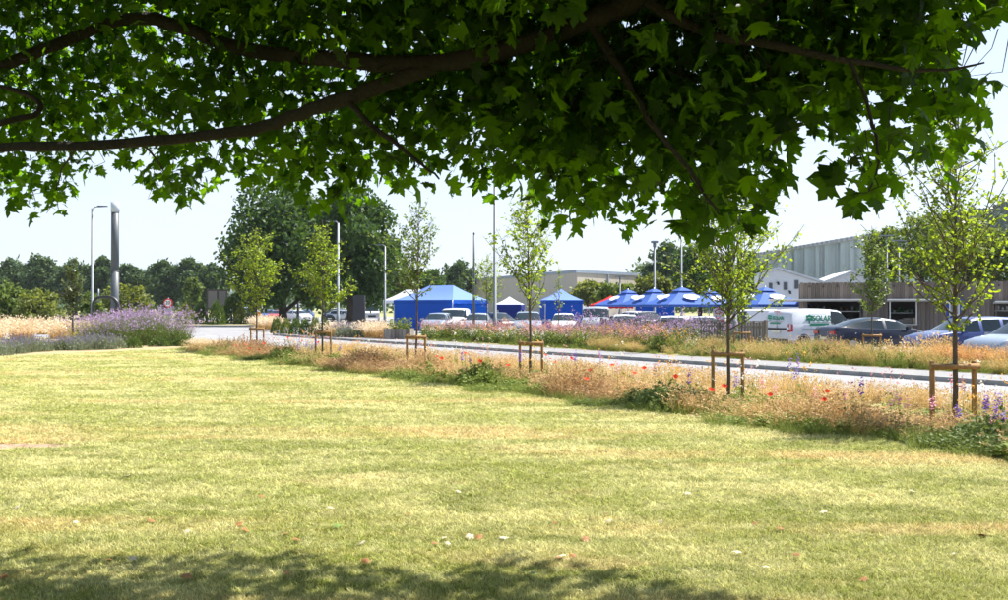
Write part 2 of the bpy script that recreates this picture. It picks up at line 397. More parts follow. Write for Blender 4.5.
# ------------------------------------------------------------------ lawn grass blades
def blades(n, h, r, lean, w, seg=2, rr=rng, hvar=.35, power=.5):
    """n curved blades on a disc of radius r -> V, F(quads), tips, tip direction"""
    a = rr.uniform(0, 2 * np.pi, n); q = r * rr.uniform(0, 1, n) ** power
    base = np.stack([q * np.cos(a), q * np.sin(a), np.zeros(n)], 1)
    az = a + rr.normal(0, .8, n); ln = lean * rr.uniform(.2, 1.3, n) * (0.4 + .6 * q / max(r, 1e-6)); hh = h * rr.uniform(1 - hvar, 1 + hvar * .6, n)
    out = np.stack([np.cos(az), np.sin(az), np.zeros(n)], 1); side = np.stack([-np.sin(az + rr.normal(0, 1, n)), np.cos(az + rr.normal(0, 1, n)), np.zeros(n)], 1); side = unit(side)
    V = []
    for k in range(seg + 1):
        f = k / seg
        c = base + out * (ln * hh * f * f)[:, None] + np.array([0, 0, 1.0]) * (hh * (f - .25 * ln * f * f))[:, None]
        ww = w * (1 - .85 * f)
        V += [c - side * ww / 2, c + side * ww / 2]
    V = np.stack(V, 1); m = 2 * (seg + 1)
    F = np.array([(2 * k, 2 * k + 1, 2 * k + 3, 2 * k + 2) for k in range(seg)])
    F = (F[None] + (np.arange(n) * m)[:, None, None]).reshape(-1, 4)
    tips = (V[:, -1] + V[:, -2]) / 2; td = unit(tips - (V[:, -3] + V[:, -4]) / 2)
    return V.reshape(-1, 3), F, tips, td
def quadleaf(P, size, d, up, wid=.36):
    T = np.array([(0, 0, 0), (.5, wid, -.05), (1, 0, -.1), (.5, -wid, -.05)])
    return leafcloud(P, size, d, up, (T, np.array([(0, 1, 2, 3)])))
def join(parts):
    """[(V,F,mi)] quads -> V,F,mi"""
    Vs = []; Fs = []; Ms = []; b = 0
    for V, F, m in parts:
        Vs.append(V); Fs.append(F + b); Ms.append(np.full(len(F), m)); b += len(V)
    return np.concatenate(Vs), np.concatenate(Fs), np.concatenate(Ms)

tm = []
for k in range(4):
    V, F, _, _ = blades(30, .030, .06, 1.8, .0068, hvar=.6)
    tm.append(template('grass_tuft', npmesh('grass_tuft', V, F, BLADE)))
pts = []; scl = []
tot = 105000
yy = 5.0 * (38 / 5.0) ** rng.uniform(0, 1, tot * 2)            # more near, fewer far
xx = rng.uniform(-1, 1, tot * 2) * (.56 * yy + 1.6)      # a margin on both sides of the view
s_ = -.556 * xx + .832 * yy; t_ = .832 * xx + .556 * yy
ok = (t_ < 10.35 + .25 * np.sin(s_ * 1.7)) & (s_ < np.interp(t_, [-30, -11, 4.3, 11.8], [38.8, 37.3, 34.7, 38])) & True & (((xx + 5.66) / .95) ** 2 + ((yy - 11.35) / .33) ** 2 > rng.uniform(.5, 1.2, tot * 2))
xx, yy = xx[ok][:tot], yy[ok][:tot]
k_ = np.clip(yy / 7.0, .8, 3.6)
pts = np.stack([xx, yy, np.zeros_like(xx)], 1)
scl = np.stack([k_, k_, (.6 + .4 * k_ ** .6) * rng.uniform(.5, 1.6, len(xx))], 1)
rot = np.stack([np.zeros(len(xx)), np.zeros(len(xx)), rng.uniform(0, 6.28, len(xx))], 1)
instancer('lawn_grass', tm, pts, rot, scl, 'short mown lawn grass, half dried to straw, across the foreground', 'grass')
# worn bare spot at the left edge
wp = PX(8, 447, 0); wy = EYE * 1000 / (447 - 306)
mb = MB(); c = W(5, wy, .006); n = 22
mb.add([c] + [c + Vector((math.cos(a) * 1.0 * random.uniform(.7, 1.15), math.sin(a) * .3 * random.uniform(.7, 1.2), 0)) for a in [i * 2 * math.pi / n for i in range(n)]], [(0, i + 1, (i + 1) % n + 1) for i in range(n)])
mb.build('bare_soil_patch', mat('bare_soil', (.30, .20, .13), .95, .3, 9, .6))['kind'] = 'structure'

# ------------------------------------------------------------------ the overhanging maple in the foreground
BARK = mat('maple_bark', (.020, .015, .011), .9, .35, 9, .9, stretch=(1, 1, 1), bscale=40)
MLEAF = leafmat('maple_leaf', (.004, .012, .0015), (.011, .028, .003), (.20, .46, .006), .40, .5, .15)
maple = empty('maple_tree', (3.7, .9, 0))
tag(maple, 'big broadleaf tree with dark limbs overhanging the top of the picture', 'tree')
moff = Vector((3.7, .9, 0))
def mpart(name, mb, m): return mb.build(name, m, maple, -moff)
def wob(pts, a): return [p + Vector((random.uniform(-a, a), random.uniform(-a, a), random.uniform(-a, a))) for p in pts]
def smooth_path(pts, rad, n=4):
    P = []; Q = []
    k = len(pts)
    for i in range(k - 1):
        p0, p1, p2, p3 = pts[max(i - 1, 0)], pts[i], pts[i + 1], pts[min(i + 2, k - 1)]
        for j in range(n):
            f = j / n
            P.append(.5 * ((2 * p1) + (p2 - p0) * f + (2 * p0 - 5 * p1 + 4 * p2 - p3) * f * f + (3 * p1 - p0 - 3 * p2 + p3) * f ** 3))
            Q.append(rad[i] + (rad[i + 1] - rad[i]) * f)
    P.append(pts[-1]); Q.append(rad[-1]); return P, Q
LIMBS = []
def limb(pts, rad, name='branch', nn=9):
    P, Q = smooth_path([Vector(p) for p in pts], rad); LIMBS.extend([(p.x, p.y, p.z, q) for p, q in zip(P, Q) if p.y > 3 and q > .016])
    Q = [q * random.uniform(.93, 1.08) * (1 if name == 'trunk' else .82) for q in Q]
    mb = MB(); mb.tube(wob(P, .006), Q, nn); return mpart(name, mb, BARK)
limb([(3.7, .9, -.2), (3.72, .92, .5), (3.66, .95, 1.4), (3.62, 1.0, 2.3), (3.6, 1.1, 3.2), (3.55, 1.2, 4.4), (3.5, 1.2, 6.0)], [.34, .26, .23, .22, .2, .16, .1], 'trunk', 14)
limb([(3.6, 1.05, 2.6), (3.0, 1.9, 3.2), (2.2, 3.2, 3.4), PX(700, -60, 4.5), PX(640, -5, 4.7), PX(590, 20, 4.9), PX(520, 45, 5.1), PX(440, 62, 5.3), PX(380, 63, 5.4), PX(330, 58, 5.5), PX(240, 48, 5.7), PX(180, 27, 5.8), PX(130, 17, 5.9), PX(60, 42, 6.0), PX(0, 66, 6.1), PX(-110, 100, 6.2)],
     [.15, .12, .10, .075, .068, .063, .06, .06, .058, .056, .052, .048, .046, .045, .043, .03])
limb([PX(445, 62, 5.3), PX(395, 80, 5.35), PX(345, 98, 5.4), PX(300, 113, 5.5), PX(250, 129, 5.6), PX(150, 141, 5.7), PX(60, 146, 5.75), PX(0, 147, 5.8), PX(-110, 152, 5.9)], [.045, .05, .048, .044, .04, .037, .036, .034, .025])
limb([PX(345, 98, 5.4), PX(375, 128, 5.3), PX(413, 157, 5.2), PX(440, 178, 5.1)], [.022, .018, .012, .006])
limb([PX(-60, 150, 5.9), PX(0, 124, 5.85), PX(38, 112, 5.9), PX(30, 95, 5.95), PX(-5, 85, 6.0)], [.026, .024, .022, .02, .015])
limb([PX(640, -5, 4.7), PX(700, 30, 4.6), PX(770, 45, 4.5), PX(850, 60, 4.4), PX(930, 70, 4.35), PX(985, 62, 4.3)], [.035, .03, .024, .017, .01, .005])
limb([PX(590, 20, 4.9), PX(620, 70, 4.8), PX(650, 120, 4.75), PX(690, 170, 4.7), PX(720, 215, 4.7)], [.028, .024, .018, .012, .005])
limb([PX(80, 145, 5.75), PX(62, 168, 6.2), PX(55, 192, 6.6), PX(47, 214, 6.9)], [.01, .007, .005, .002])
limb([PX(140, 142, 5.7), PX(160, 165, 6.3), PX(172, 186, 6.6), PX(188, 202, 6.8)], [.01, .007, .005, .002])
limb([PX(850, 60, 4.4), PX(870, 110, 4.35), PX(880, 160, 4.3), PX(868, 192, 4.3)], [.012, .01, .007, .004])
limb([(3.6, 1.1, 3.0), (2.6, 2.4, 4.2), (1.2, 4.0, 4.9), (-.6, 5.4, 5.0), (-2.4, 6.2, 4.7)], [.13, .11, .09, .06, .03])
limb([(3.6, 1.1, 3.4), (3.4, 2.8, 4.3), (3.2, 4.5, 4.8), (2.6, 5.8, 4.7)], [.12, .09, .06, .03])
limb([(3.55, 1.2, 3.8), (1.8, 1.4, 4.9), (-.6, 2.2, 5.4), (-2.8, 3.4, 5.2)], [.12, .09, .06, .03])
FX = [-140, 0, 30, 60, 80, 110, 135, 160, 190, 215, 240, 270, 300, 330, 350, 380, 400, 420, 445, 470, 490, 510, 530, 545, 580, 600, 625, 640, 660, 690, 720, 745, 770, 785, 800, 815, 830, 850, 870, 890, 905, 920, 945, 960, 975, 990, 1010, 1100]
FY = [215, 205, 218, 220, 172, 176, 176, 196, 206, 186, 190, 195, 208, 222, 214, 212, 200, 194, 190, 198, 204, 198, 200, 226, 232, 214, 236, 220, 225, 232, 236, 236, 198, 188, 108, 128, 172, 203, 208, 195, 160, 160, 178, 158, 156, 100, 78, 60]
SHX = [-3000, -100, 0, 30, 60, 110, 160, 200, 250, 300, 350, 395, 450, 460, 540, 560, 620, 680, 740, 760, 1100, 4000]
SHY = [548, 550, 553, 549, 556, 557, 556, 546, 556, 552, 560, 572, 577, 557, 556, 566, 575, 588, 598, 606, 640, 700]
shk = np.array([math.sin(SUN_AZ), math.cos(SUN_AZ)]) / math.tan(SUN_EL)
def crown_ok(P):
    """inside the crown's outline, and its shade stays where the lawn is shaded"""
    px = CX + FPX * P[:, 0] / np.maximum(P[:, 1], .3); py = HZ - FPX * (P[:, 2] - EYE) / np.maximum(P[:, 1], .3)
    inview = (P[:, 1] > 1.0) & (px > -140) & (px < 1100)
    a = ~inview | (py < np.interp(px, FX, FY))
    # open sky at the upper right
    a &= ~(inview & (px > 955) & (py > 12 + (1008 - px) * .5) & (py < 70))
    sx = P[:, 0] - shk[0] * P[:, 2]; sy = P[:, 1] - shk[1] * P[:, 2]
    spx = CX + FPX * sx / np.maximum(sy, .5)
    ylim = FPX * EYE / (np.interp(spx, SHX, SHY) - HZ)
    ylim = ylim - .10 + .16 * np.sin(sx * 9 + 2 * np.sin(sy * 5)) * np.sin(sx * 23 + sy * 11)
    return a & ((sy < ylim) | (sy < 1.5)), px, py
def twigs_in(n, rr):
    x = rr.uniform(-140, 1090, n); f = np.interp(x, FX, FY)
    y = f - 8 - (f + 130) * rr.uniform(0, 1, n) ** .85
    Y0 = 6.55 - 2.05 * np.clip(x, 0, 1008) / 1008
    h_ = np.clip((f - 8 - y) / 340, 0, 1); Y = Y0 + .5 - np.interp(x, [0, 500, 1000], [1.7, 1.5, .7]) * h_ + rr.uniform(-.5, .5, n) * (.55 + h_)      # the bough arches: its hanging rim is farthest out
    P = np.stack([(x - CX) / FPX * Y, Y, EYE - (y - HZ) / FPX * Y], 1)
    dens = np.clip(.30 + (f - y) / 150, 0, 1)
    dens = dens * np.interp(x, [0, 740, 800, 860, 920, 1008, 1090], [1, 1, .62, .5, .4, .3, .3])
    hole = np.sin(x * .043 + 1.3 * np.sin(y * .05)) * np.sin(y * .06 + x * .021 + 2)
    return P[(rr.uniform(0, 1, n) < dens) & (hole < .72)]
C1 = twigs_in(4100, rng)
C5 = np.array([PX(np.interp(q, [0, 1], a[:2]) + random.gauss(0, 6), np.interp(q, [0, 1], a[2:]) + random.gauss(0, 4), 6.5 + .4 * q) for a in ((66, 48, 165, 212), (156, 186, 165, 200), (540, 560, 195, 222), (700, 730, 190, 228), (868, 872, 150, 200)) for q in np.linspace(0, 1, 9)])
C5[27:36] *= np.array([.72, .72, 1]); C5[27:36, 2] = EYE + (C5[27:36, 2] - EYE) * .72; C5[36:] = np.array([PX(868 + random.gauss(0, 10), 150 + 6 * k, 4.4) for k in range(9)])
n2 = 5200                                         # the crown above the picture
th = rng.uniform(0, 2 * np.pi, n2); q = np.sqrt(rng.uniform(0, 1, n2))
C2 = np.stack([-.4 + 4.9 * q * np.cos(th), 2.6 + 4.2 * q * np.sin(th), rng.uniform(3.0, 5.4, n2)], 1)
C2 = C2[(C2[:, 2] > EYE + .36 * C2[:, 1])]
C2 = C2[(C2[:, 0] - shk[0] * (C2[:, 2] - 2.5) < 1.5) & (C2[:, 1] - shk[1] * (C2[:, 2] - 2.5) < 4.9)]     # unseen crown cut away sunward so the visible leaves catch the sun
n3 = 700                                         # unseen leaves added above the view to shade the lawn and crown
spx_ = rng.uniform(-250, 800, n3); yl_ = FPX * EYE / (np.interp(spx_, SHX, SHY) - HZ); sy_ = yl_ - (yl_ - 4.2) * rng.uniform(0, 1, n3) ** 1.3 - .05
sx_ = (spx_ - CX) / FPX * sy_; zz_ = (EYE + .335 * sy_ + rng.uniform(.05, 1.1, n3)) / (1 - .335 * shk[1])
C3 = np.stack([sx_ + shk[0] * zz_, sy_ + shk[1] * zz_, zz_], 1)
n4 = 1500; az_ = rng.uniform(R(40), R(320), n4); rd_ = rng.uniform(2.6, 4.6, n4)                 # unseen leaves added round the viewer to keep low sky light off the crown
C4 = np.stack([rd_ * np.sin(az_) + .3, rd_ * np.cos(az_), rng.uniform(1.9, 4.2, n4)], 1)
C4 = C4[(np.hypot(C4[:, 0] - 3.7, C4[:, 1] - .9) > .6) & ((C4[:, 1] < .6) | (np.abs(C4[:, 0]) > .62 * C4[:, 1] + .5)) & (C4[:, 0] - shk[0] * (C4[:, 2] - 2.2) < 1.5)]
CC = np.concatenate([C1, C2, C3, C4, C5])
P = []; D = []; CID = []; TWS = []
for ci, c in enumerate(CC):
    k = int(rng.integers(5, 10)); o = rng.normal(0, 1, (k, 3)) * np.array([.15, .15, .11])
    P.append(c + o); dd = o * np.array([1, 1, .3]) + rng.normal(0, .12, (k, 3)); dd[:, 2] -= .13; D.append(dd)
    top = Vector(c) + Vector(rng.normal(0, .05, 3)) + Vector((0, 0, .11))
    CID += [ci] * k; TWS.append((top, c, c + o[0]))
P = np.concatenate(P); D = np.concatenate(D)
ok, px, py = crown_ok(P)
for lx, ly, lz, lr in LIMBS:                       # the limbs are seen from below: few leaves hang in front of them
    qx, qy = CX + FPX * lx / ly, HZ - FPX * (lz - EYE) / ly
    near = (np.hypot(px - qx, py - qy) < FPX * lr / ly + 15) & (P[:, 1] < ly + .05)
    ok &= ~(near & (rng.uniform(0, 1, len(P)) < .5))
CID = np.array(CID); cnt = np.bincount(CID[ok], minlength=len(CC)); ok &= cnt[CID] >= 3
TW = MB()
for ci in np.unique(CID[ok]):
    a, b, c = TWS[ci]
    if cnt[ci] >= 4: TW.tube([a, Vector(b), Vector(b).lerp(Vector(c), .7)], [.0035, .0025, .0015], 3, caps=False)
P, D, px, py = P[ok], D[ok], px[ok], py[ok]
S = np.clip(rng.normal(.086, .022, len(P)), .045, .14) * (.9 + .3 * np.clip(px / 1008, 0, 1))
UPV = rng.normal(0, .55, (len(P), 3)) + np.array([0, 0, 1.0])
mpart('twigs', TW, BARK)
# the 300 largest leaves at the open edge of the crown as single leaves, the rest as one mass
edge = (np.interp(px, FX, FY) - py)
score = S / P[:, 1] * np.where((py > 5) & (px > 2) & (px < 1006) & (P[:, 1] > 1), 1, 0) * np.clip(1.6 - edge / 90, .15, 1.6)
order = np.argsort(-score); single = order[:300]; rest = order[300:]
VV_ = []; FF_ = []; b0 = 0
for k in range(6):                                # six leaf shapes: narrower, broader, folded, curled
    T = MAPLE[0].copy(); T[:, 1] *= [1, .8, 1.1, .9, 1, .7][k]; T[:, 2] -= [0, .25, .1, -.15, .4, .5][k] * T[:, 1] ** 2 + [0, .1, .3, .15, -.1, .4][k] * T[:, 0] ** 2
    T[1:, :2] *= (1 + rng.normal(0, .06, len(T) - 1))[:, None]; q = rest[k::6]
    V, F = leafcloud(P[q], S[q], D[q], UPV[q], (T, MAPLE[1])); VV_.append(V); FF_.append(F + b0); b0 += len(V)
o = link('crown', npmesh('crown', np.concatenate(VV_), np.concatenate(FF_), MLEAF), maple, -moff); o['kind'] = 'stuff'
lm = []
for k in range(8):
    T = MAPLE[0].copy(); T[:, 1] *= [1, .8, 1.1, .9, 1.05, .7, .95, .85][k]; T[1:, :2] *= (1 + rng.normal(0, .06, len(T) - 1))[:, None]; T[:, 2] += rng.normal(0, .02, len(T)) - (.06 * k) * T[:, 0] ** 2 - [0, .3, .1, .5, -.1, .4, .2, 0][k] * T[:, 1] ** 2
    lm.append(npmesh('leaf', T, MAPLE[1], MLEAF))
d_, b_, n_ = frames(D[single], UPV[single])
for i, j in enumerate(single):
    o = bpy.data.objects.new('leaf', lm[i % 8]); COL.objects.link(o); o.parent = maple
    M3 = Matrix((d_[i], b_[i], n_[i])).transposed() * float(S[j])
    o.matrix_local = Matrix.Translation(Vector(P[j]) - moff) @ M3.to_4x4()

# ------------------------------------------------------------------ young street trees with stake frames
TBARK = mat('young_bark', (.10, .075, .055), .9, .3, 12, .5)
YL = leafmat('young_leaf', (.09, .155, .02), (.17, .23, .035), (.34, .48, .02), .5, .45, .35)
YL2 = leafmat('young_leaf_dark', (.05, .10, .025), (.10, .16, .04), (.22, .32, .03), .42, .45, .5)
def young_tree(H, clear, Rr, nb, nleaf, ls, seed, trunk_r=.028, up=1.2, leaf=None, top_sparse=.5, lean=0.0):
    rr = np.random.default_rng(seed); rd = random.Random(seed)
    root = empty('young_tree')
    tp = [Vector((lean * z * z / H / H + rd.uniform(-.015, .015), rd.uniform(-.015, .015), z)) for z in np.linspace(-.08, H, 9)]
    mb = MB(); mb.tube(tp, [trunk_r * (1.15 - f * .95) for f in np.linspace(0, 1, 9)], 7); mb.build('trunk', TBARK, root)
    bb = MB(); P = []; D = []
    for k in range(nb):
        f = (k + rd.random()) / nb; z = clear + (H * .93 - clear) * f
        az = rd.uniform(0, 6.283) ; L = Rr * (1.12 - f) ** .75 * rd.uniform(.6, 1.1) * min(1, .62 + f * 1.8)
        p0 = Vector((lean * z * z / H / H, 0, z)); pts = [p0]
        d = Vector((math.cos(az), math.sin(az), up * rd.uniform(.6, 1.3))).normalized(); seg = 5
        for j in range(seg):
            d = (d + Vector((rd.uniform(-.3, .3), rd.uniform(-.3, .3), .08 + rd.uniform(-.1, .12)))).normalized()
            pts.append(pts[-1] + d * L / seg * 1.25)
        bb.tube(pts, [trunk_r * .30 * (1.1 - j / (seg + 1)) * (1.1 - .6 * f) + .0015 for j in range(seg + 1)], 4, caps=False)
        ends = [pts]
        for q in range(4):
            j = rd.randint(1, seg - 1); e = pts[j] + Vector((rd.uniform(-1, 1), rd.uniform(-1, 1), rd.uniform(.1, 1))).normalized() * L * rd.uniform(.25, .5)
            bb.tube([pts[j], (pts[j] + e) / 2 + Vector((0, 0, .02)), e], [.004, .003, .0015], 3, caps=False); ends.append([pts[j], e])
        for path in ends:
            cnt = max(2, int(nleaf * (L / Rr) * (1 - top_sparse * f) * (.72 if len(path) > 2 else .5)))
            for q in range(cnt):
                a = rd.random() ** .8 * (len(path) - 1); i = min(int(a), len(path) - 2)
                if len(path) > 2 and a < .8: continue
                p = path[i].lerp(path[i + 1], a - i)
                P.append(p + Vector((rd.gauss(0, .035), rd.gauss(0, .035), rd.gauss(0, .03)))); D.append((rd.gauss(0, 1), rd.gauss(0, 1), rd.gauss(-.35, .5)))
    bb.build('branches', TBARK, root)
    P = np.array(P); D = np.array(D)
    V, F = leafcloud(P, rr.uniform(ls * .65, ls * 1.2, len(P)), D, rr.normal(0, .6, (len(P), 3)) + np.array([0, 0, 1.]), OVAL)
    link('crown', npmesh('crown', V, F, leaf or YL), root)
    return root
STAKE = mat('stake_timber', (.30, .17, .065), .8, .25, 5, .4, stretch=(6, 6, 1))
RUBBER = mat('rubber', (.015, .015, .016), .6)
def stake_frame(sp=.56, H=.88):
    root = empty('tree_stake_frame')
    for s in (-1, 1):
        mb = MB(); r = .034
        mb.tube([(s * sp / 2, 0, -.15), (s * sp / 2, 0, H - .012), (s * sp / 2, 0, H)], [r, r, r * .85], 10); mb.build('post', STAKE, root)
    mb = MB(); mb.tube([(-sp / 2 - .045, -.058, H - .07), (sp / 2 + .045, -.058, H - .07)], .038, 8); mb.build('crossbar', STAKE, root)
    mb = MB(); mb.box((.045, -.01, H - .06), (.09, .05, .045)); mb.tube([(.0, -.085, H - .06), (.0, .05, H - .06)], .034, 8); mb.build('rubber_tie', RUBBER, root)
    return root
TT = 12.2
near_trees = [   # x, H, clear, R, branches, leaves, seed, label
    (954, 4.5, 1.22, 1.4, 58, 46, 11, 'young tree in the near verge, nearest the right edge of the picture', YL, .35),
    (728, 3.75, 1.2, 1.5, 60, 50, 12, 'wide vase-shaped young tree in the near verge in front of the thick lamp post', YL, .45),
    (531, 4.05, 1.4, 1.3, 44, 30, 13, 'thin young tree in the near verge left of the small blue gazebo', YL, .3),
    (416, 4.3, 1.65, 1.25, 46, 30, 14, 'young tree in the near verge in front of the large blue gazebo', YL2, .3),
    (323, 4.2, 1.25, 1.3, 56, 40, 15, 'narrow bright young tree in the near verge before the big oak trees', YL, .4),
    (257, 4.4, 1.25, 1.6, 64, 42, 16, 'bright conical young tree at the far end of the near verge', YL, .5)]
gl = 'young trees along the near verge'
sf0 = stake_frame()
for i, (x, H, cl, Rr, nb, nl, sd, lab, lf, ts) in enumerate(near_trees):
    Y = YT(x, TT); p = W(x, Y, 0)
    t = young_tree(H, cl, Rr, nb, nl, (.062 if i < 2 else .08), sd, up=.85, leaf=lf, top_sparse=ts, trunk_r=.034 if i == 0 else .03); t.location = p; tag(t, lab, 'tree', gl)
    t.rotation_euler.z = i * 1.1; t.rotation_euler.x = [.0, .01, -.02, .015, 0, .01][i]; t.rotation_euler.y = [.012, -.01, .015, -.02, .01, 0][i]
    f = sf0 if i == 0 else copy_tree(sf0)
    f.location = p + Vector((0, .03, 0)); f.rotation_euler.z = R([2, -12, -8, -8, -10, -10][i])
    if i in (1, 2, 3, 4, 5): f.scale = (.85, .85, 1)
    tag(f, ['timber stake frame holding the young tree nearest the right edge', 'timber stake frame holding the wide young tree before the thick lamp post',
            'timber stake frame holding the thin young tree left of the small blue gazebo', 'timber stake frame holding the young tree before the large blue gazebo',
            'timber stake frame holding the narrow tree before the oak trees', 'timber stake frame holding the conical tree at the far verge end'][i], 'tree stake', 'stake frames along the near verge')
far_trees = [(872, 29.6, 4.6, 1.4, 1.5, 56, 42, 21, 'bright young tree in front of the dark sedan, beyond the pavement', YL2, (.45)),
             (742, 28.4, 3.9, 1.3, 1.1, 28, 20, 22, 'young tree just behind the thick lamp post, beyond the pavement', YL, .3),
             (487, 29.5, 4.6, 1.6, 1.8, 40, 32, 23, 'loose young tree beside the lamp post over the pink flower bed', YL, .4),
             (559, 30.5, 3.9, 1.5, .6, 18, 7, 24, 'thin young tree in front of the small blue gazebo', YL, .3)]
for i, (x, t, H, cl, Rr, nb, nl, sd, lab, lf, ts) in enumerate(far_trees):
    p = W(x, YT(x, t), -.23)
    tr = young_tree(H, cl, Rr, nb, nl, .095, sd, leaf=lf, top_sparse=ts); tr.location = p; tag(tr, lab, 'tree', 'young trees beyond the pavement')
    if i < 2:
        f = copy_tree(sf0); f.location = p + Vector((0, .03, 0)); f.rotation_euler.z = R(-10)
        tag(f, ['timber stake frame in front of the dark sedan beyond the pavement', 'timber stake frame behind the thick lamp post beyond the pavement'][i], 'tree stake', 'stake frames beyond the pavement')
t = young_tree(3.6, .9, 1.0, 40, 32, .11, 31, leaf=leafmat('bed_tree_leaf', (.05, .085, .03), (.10, .14, .05), (.14, .2, .03), .3, .35, .6), trunk_r=.04); t.location = W(73, 40); tag(t, 'small dark-leaved tree standing in the lavender bed', 'tree')
t = young_tree(4.4, 1.0, 1.25, 60, 55, .10, 32, leaf=YL, trunk_r=.05); t.location = (-9.6, 16.5, 0); tag(t, 'yellow-green tree reaching in at the left edge', 'tree')

# ------------------------------------------------------------------ background trees and shrubs
OAKL = leafmat('oak_leaf', (.030, .070, .018), (.060, .115, .028), (.10, .19, .02), .3, .55, .25)
FARL = leafmat('far_tree_leaf', (.045, .085, .035), (.075, .125, .05), (.10, .16, .03), .25, .6, .2)
MIDL = leafmat('mid_tree_leaf', (.07, .12, .025), (.12, .17, .04), (.20, .27, .03), .35, .55, .25)
SHRUBL = leafmat('shrub_leaf', (.045, .09, .02), (.09, .14, .03), (.14, .22, .02), .3, .5, .3)
OLIVEL = leafmat('olive_leaf', (.11, .15, .035), (.18, .20, .06), (.24, .29, .03), .35, .55, .25)
TRUNK = mat('tree_trunk', (.06, .045, .032), .9, .35, 3, .8)
def crown_pts(lobes, n, rr, shell=.45):
    """points spread through a crown built of lobes (cx,cy,cz,rx,ry,rz), denser towards the skin of each"""
    vol = np.array([l[3] * l[4] * l[5] for l in lobes]) ** .67; pr = vol / vol.sum()
    k = rr.choice(len(lobes), n, p=pr); L = np.array(lobes)[k]
    d = rdir(n, rr); r = rr.uniform(shell ** 3, 1, n) ** (1 / 3) * (1 + .12 * rr.normal(size=n))
    P = L[:, :3] + d * r[:, None] * L[:, 3:]
    return P, d
def tree_mesh(W_, H, base, n, ls, seed, nl=14, pointy=.0):
    """crown of width W_ between base and H"""
    rr = np.random.default_rng(seed); lobes = []
    hc = (H - base) / 2; cz = base + hc
    lobes.append((0, 0, cz, W_ * .30, W_ * .30, hc * .78))
    for k in range(nl):
        f = (k + .5) / nl; z = base + (H - base) * (.10 + .80 * f)
        a = k * 2.4 + rr.uniform(-.5, .5); wid = math.sin(math.pi * (.12 + .83 * f) ** (.85 + pointy)) ** .7 * (1 - pointy * f)
        rad = W_ * .5 * wid * rr.uniform(.55, .80); lr = W_ * rr.uniform(.15, .23) * (.55 + .45 * wid)
        lobes.append((rad * math.cos(a), rad * math.sin(a), z, lr, lr, lr * rr.uniform(.7, 1.0)))
    P, d = crown_pts(lobes, n, rr)
    P = P[P[:, 2] > base * .9]; d = d[:len(P)]
    V, F = leafcloud(P, rr.uniform(ls * .6, ls * 1.3, len(P)), rdir(len(P), rr) + np.array([0, 0, -.3]), rdir(len(P), rr) + .7 * np.array([0, 0, 1.]), DIAMOND)
    return V, F
def bg_tree(W_, H, base, n, ls, seed, lm_, label, loc, cat='tree', group=None, name='tree', **kw):
    root = empty(name, loc); V, F = tree_mesh(W_, H, base, n, ls, seed, **kw)
    link('crown', npmesh('crown', V, F, lm_), root)
    rd = random.Random(seed); mb = MB(); tr = W_ * .035
    mb.tube([(0, 0, -.3), (.0, 0, base * .5), (rd.uniform(-.2, .2), 0, base), (rd.uniform(-.4, .4), 0, base + (H - base) * .6)], [tr * 1.3, tr, tr * .85, tr * .3], 8)
    for k in range(5):
        a = k * 1.3 + rd.random(); z = base * .8 + (H - base) * .1 * k
        mb.tube([(0, 0, z), (math.cos(a) * W_ * .14, math.sin(a) * W_ * .14, z + W_ * .12), (math.cos(a) * W_ * .3, math.sin(a) * W_ * .3, z + W_ * .32)], [tr * .5, tr * .35, tr * .1], 6)
    mb.build('trunk', TRUNK, root)
    tag(root, label, cat, group); return root
def px_tree(x, w, ytop, ybase, Y, n, ls, seed, lm_, label, zg=-.4, **kw):
    H = EYE + (HZ - ytop) / FPX * Y - zg; base = max(.1, EYE + (HZ - ybase) / FPX * Y - zg)
    return bg_tree(w / FPX * Y, H, base, n, ls, seed, lm_, label, W(x, Y, zg), **kw)
px_tree(283, 132, 178, 310, 108, 19000, .50, 41, OAKL, 'large dark oak behind the bright conical young tree', nl=20)
px_tree(350, 100, 176, 308, 100, 15000, .48, 42, OAKL, 'large dark oak behind the black totem sign', nl=18)
fl = 'row of far dark trees at the left'
for i, (x, w, yt, lab) in enumerate([(-20, 44, 262, 'dark far tree at the left edge of the far row'), (12, 34, 256, 'dark far tree left of the tallest pair in the far row'), (42, 38, 253, 'broad dark far tree left of the lavender-bed tree'),
        (76, 34, 258, 'dark far tree behind the small tree in the lavender bed'), (104, 30, 254, 'dark far tree just behind the tall grey mast'), (128, 32, 262, 'dark far tree right of the tall grey mast'),
        (163, 36, 259, 'dark far tree above the round speed sign'), (190, 36, 257, 'dark far tree above the round clipped shrubs'), (214, 30, 262, 'dark far tree above the billboard frame')]):
    px_tree(x, w * 1.25, yt, 306, 205 + (i * 37) % 40, 5200, .8, 50 + i, FARL, lab, group=fl, nl=16, pointy=.2)
px_tree(192, 22, 276, 304, 150, 2200, .5, 61, MIDL, 'slim lighter tree in front of the far row above the clipped shrubs', nl=9, pointy=.4)
px_tree(128, 52, 281, 326, 95, 3600, .35, 62, OLIVEL, 'spreading yellow-green shrub tree right of the tall grey mast', nl=10)
px_tree(40, 48, 288, 332, 75, 3200, .26, 63, OLIVEL, 'yellow-green bush behind the pale feather grass', nl=10)
px_tree(8, 44, 282, 332, 80, 3000, .28, 64, MIDL, 'leafy bush at the left edge behind the feather grass', nl=10)
px_tree(92, 30, 290, 332, 78, 1800, .26, 66, MIDL, 'green bush behind the black bent pipe', nl=8)
mt = 'trees behind the gazebos'
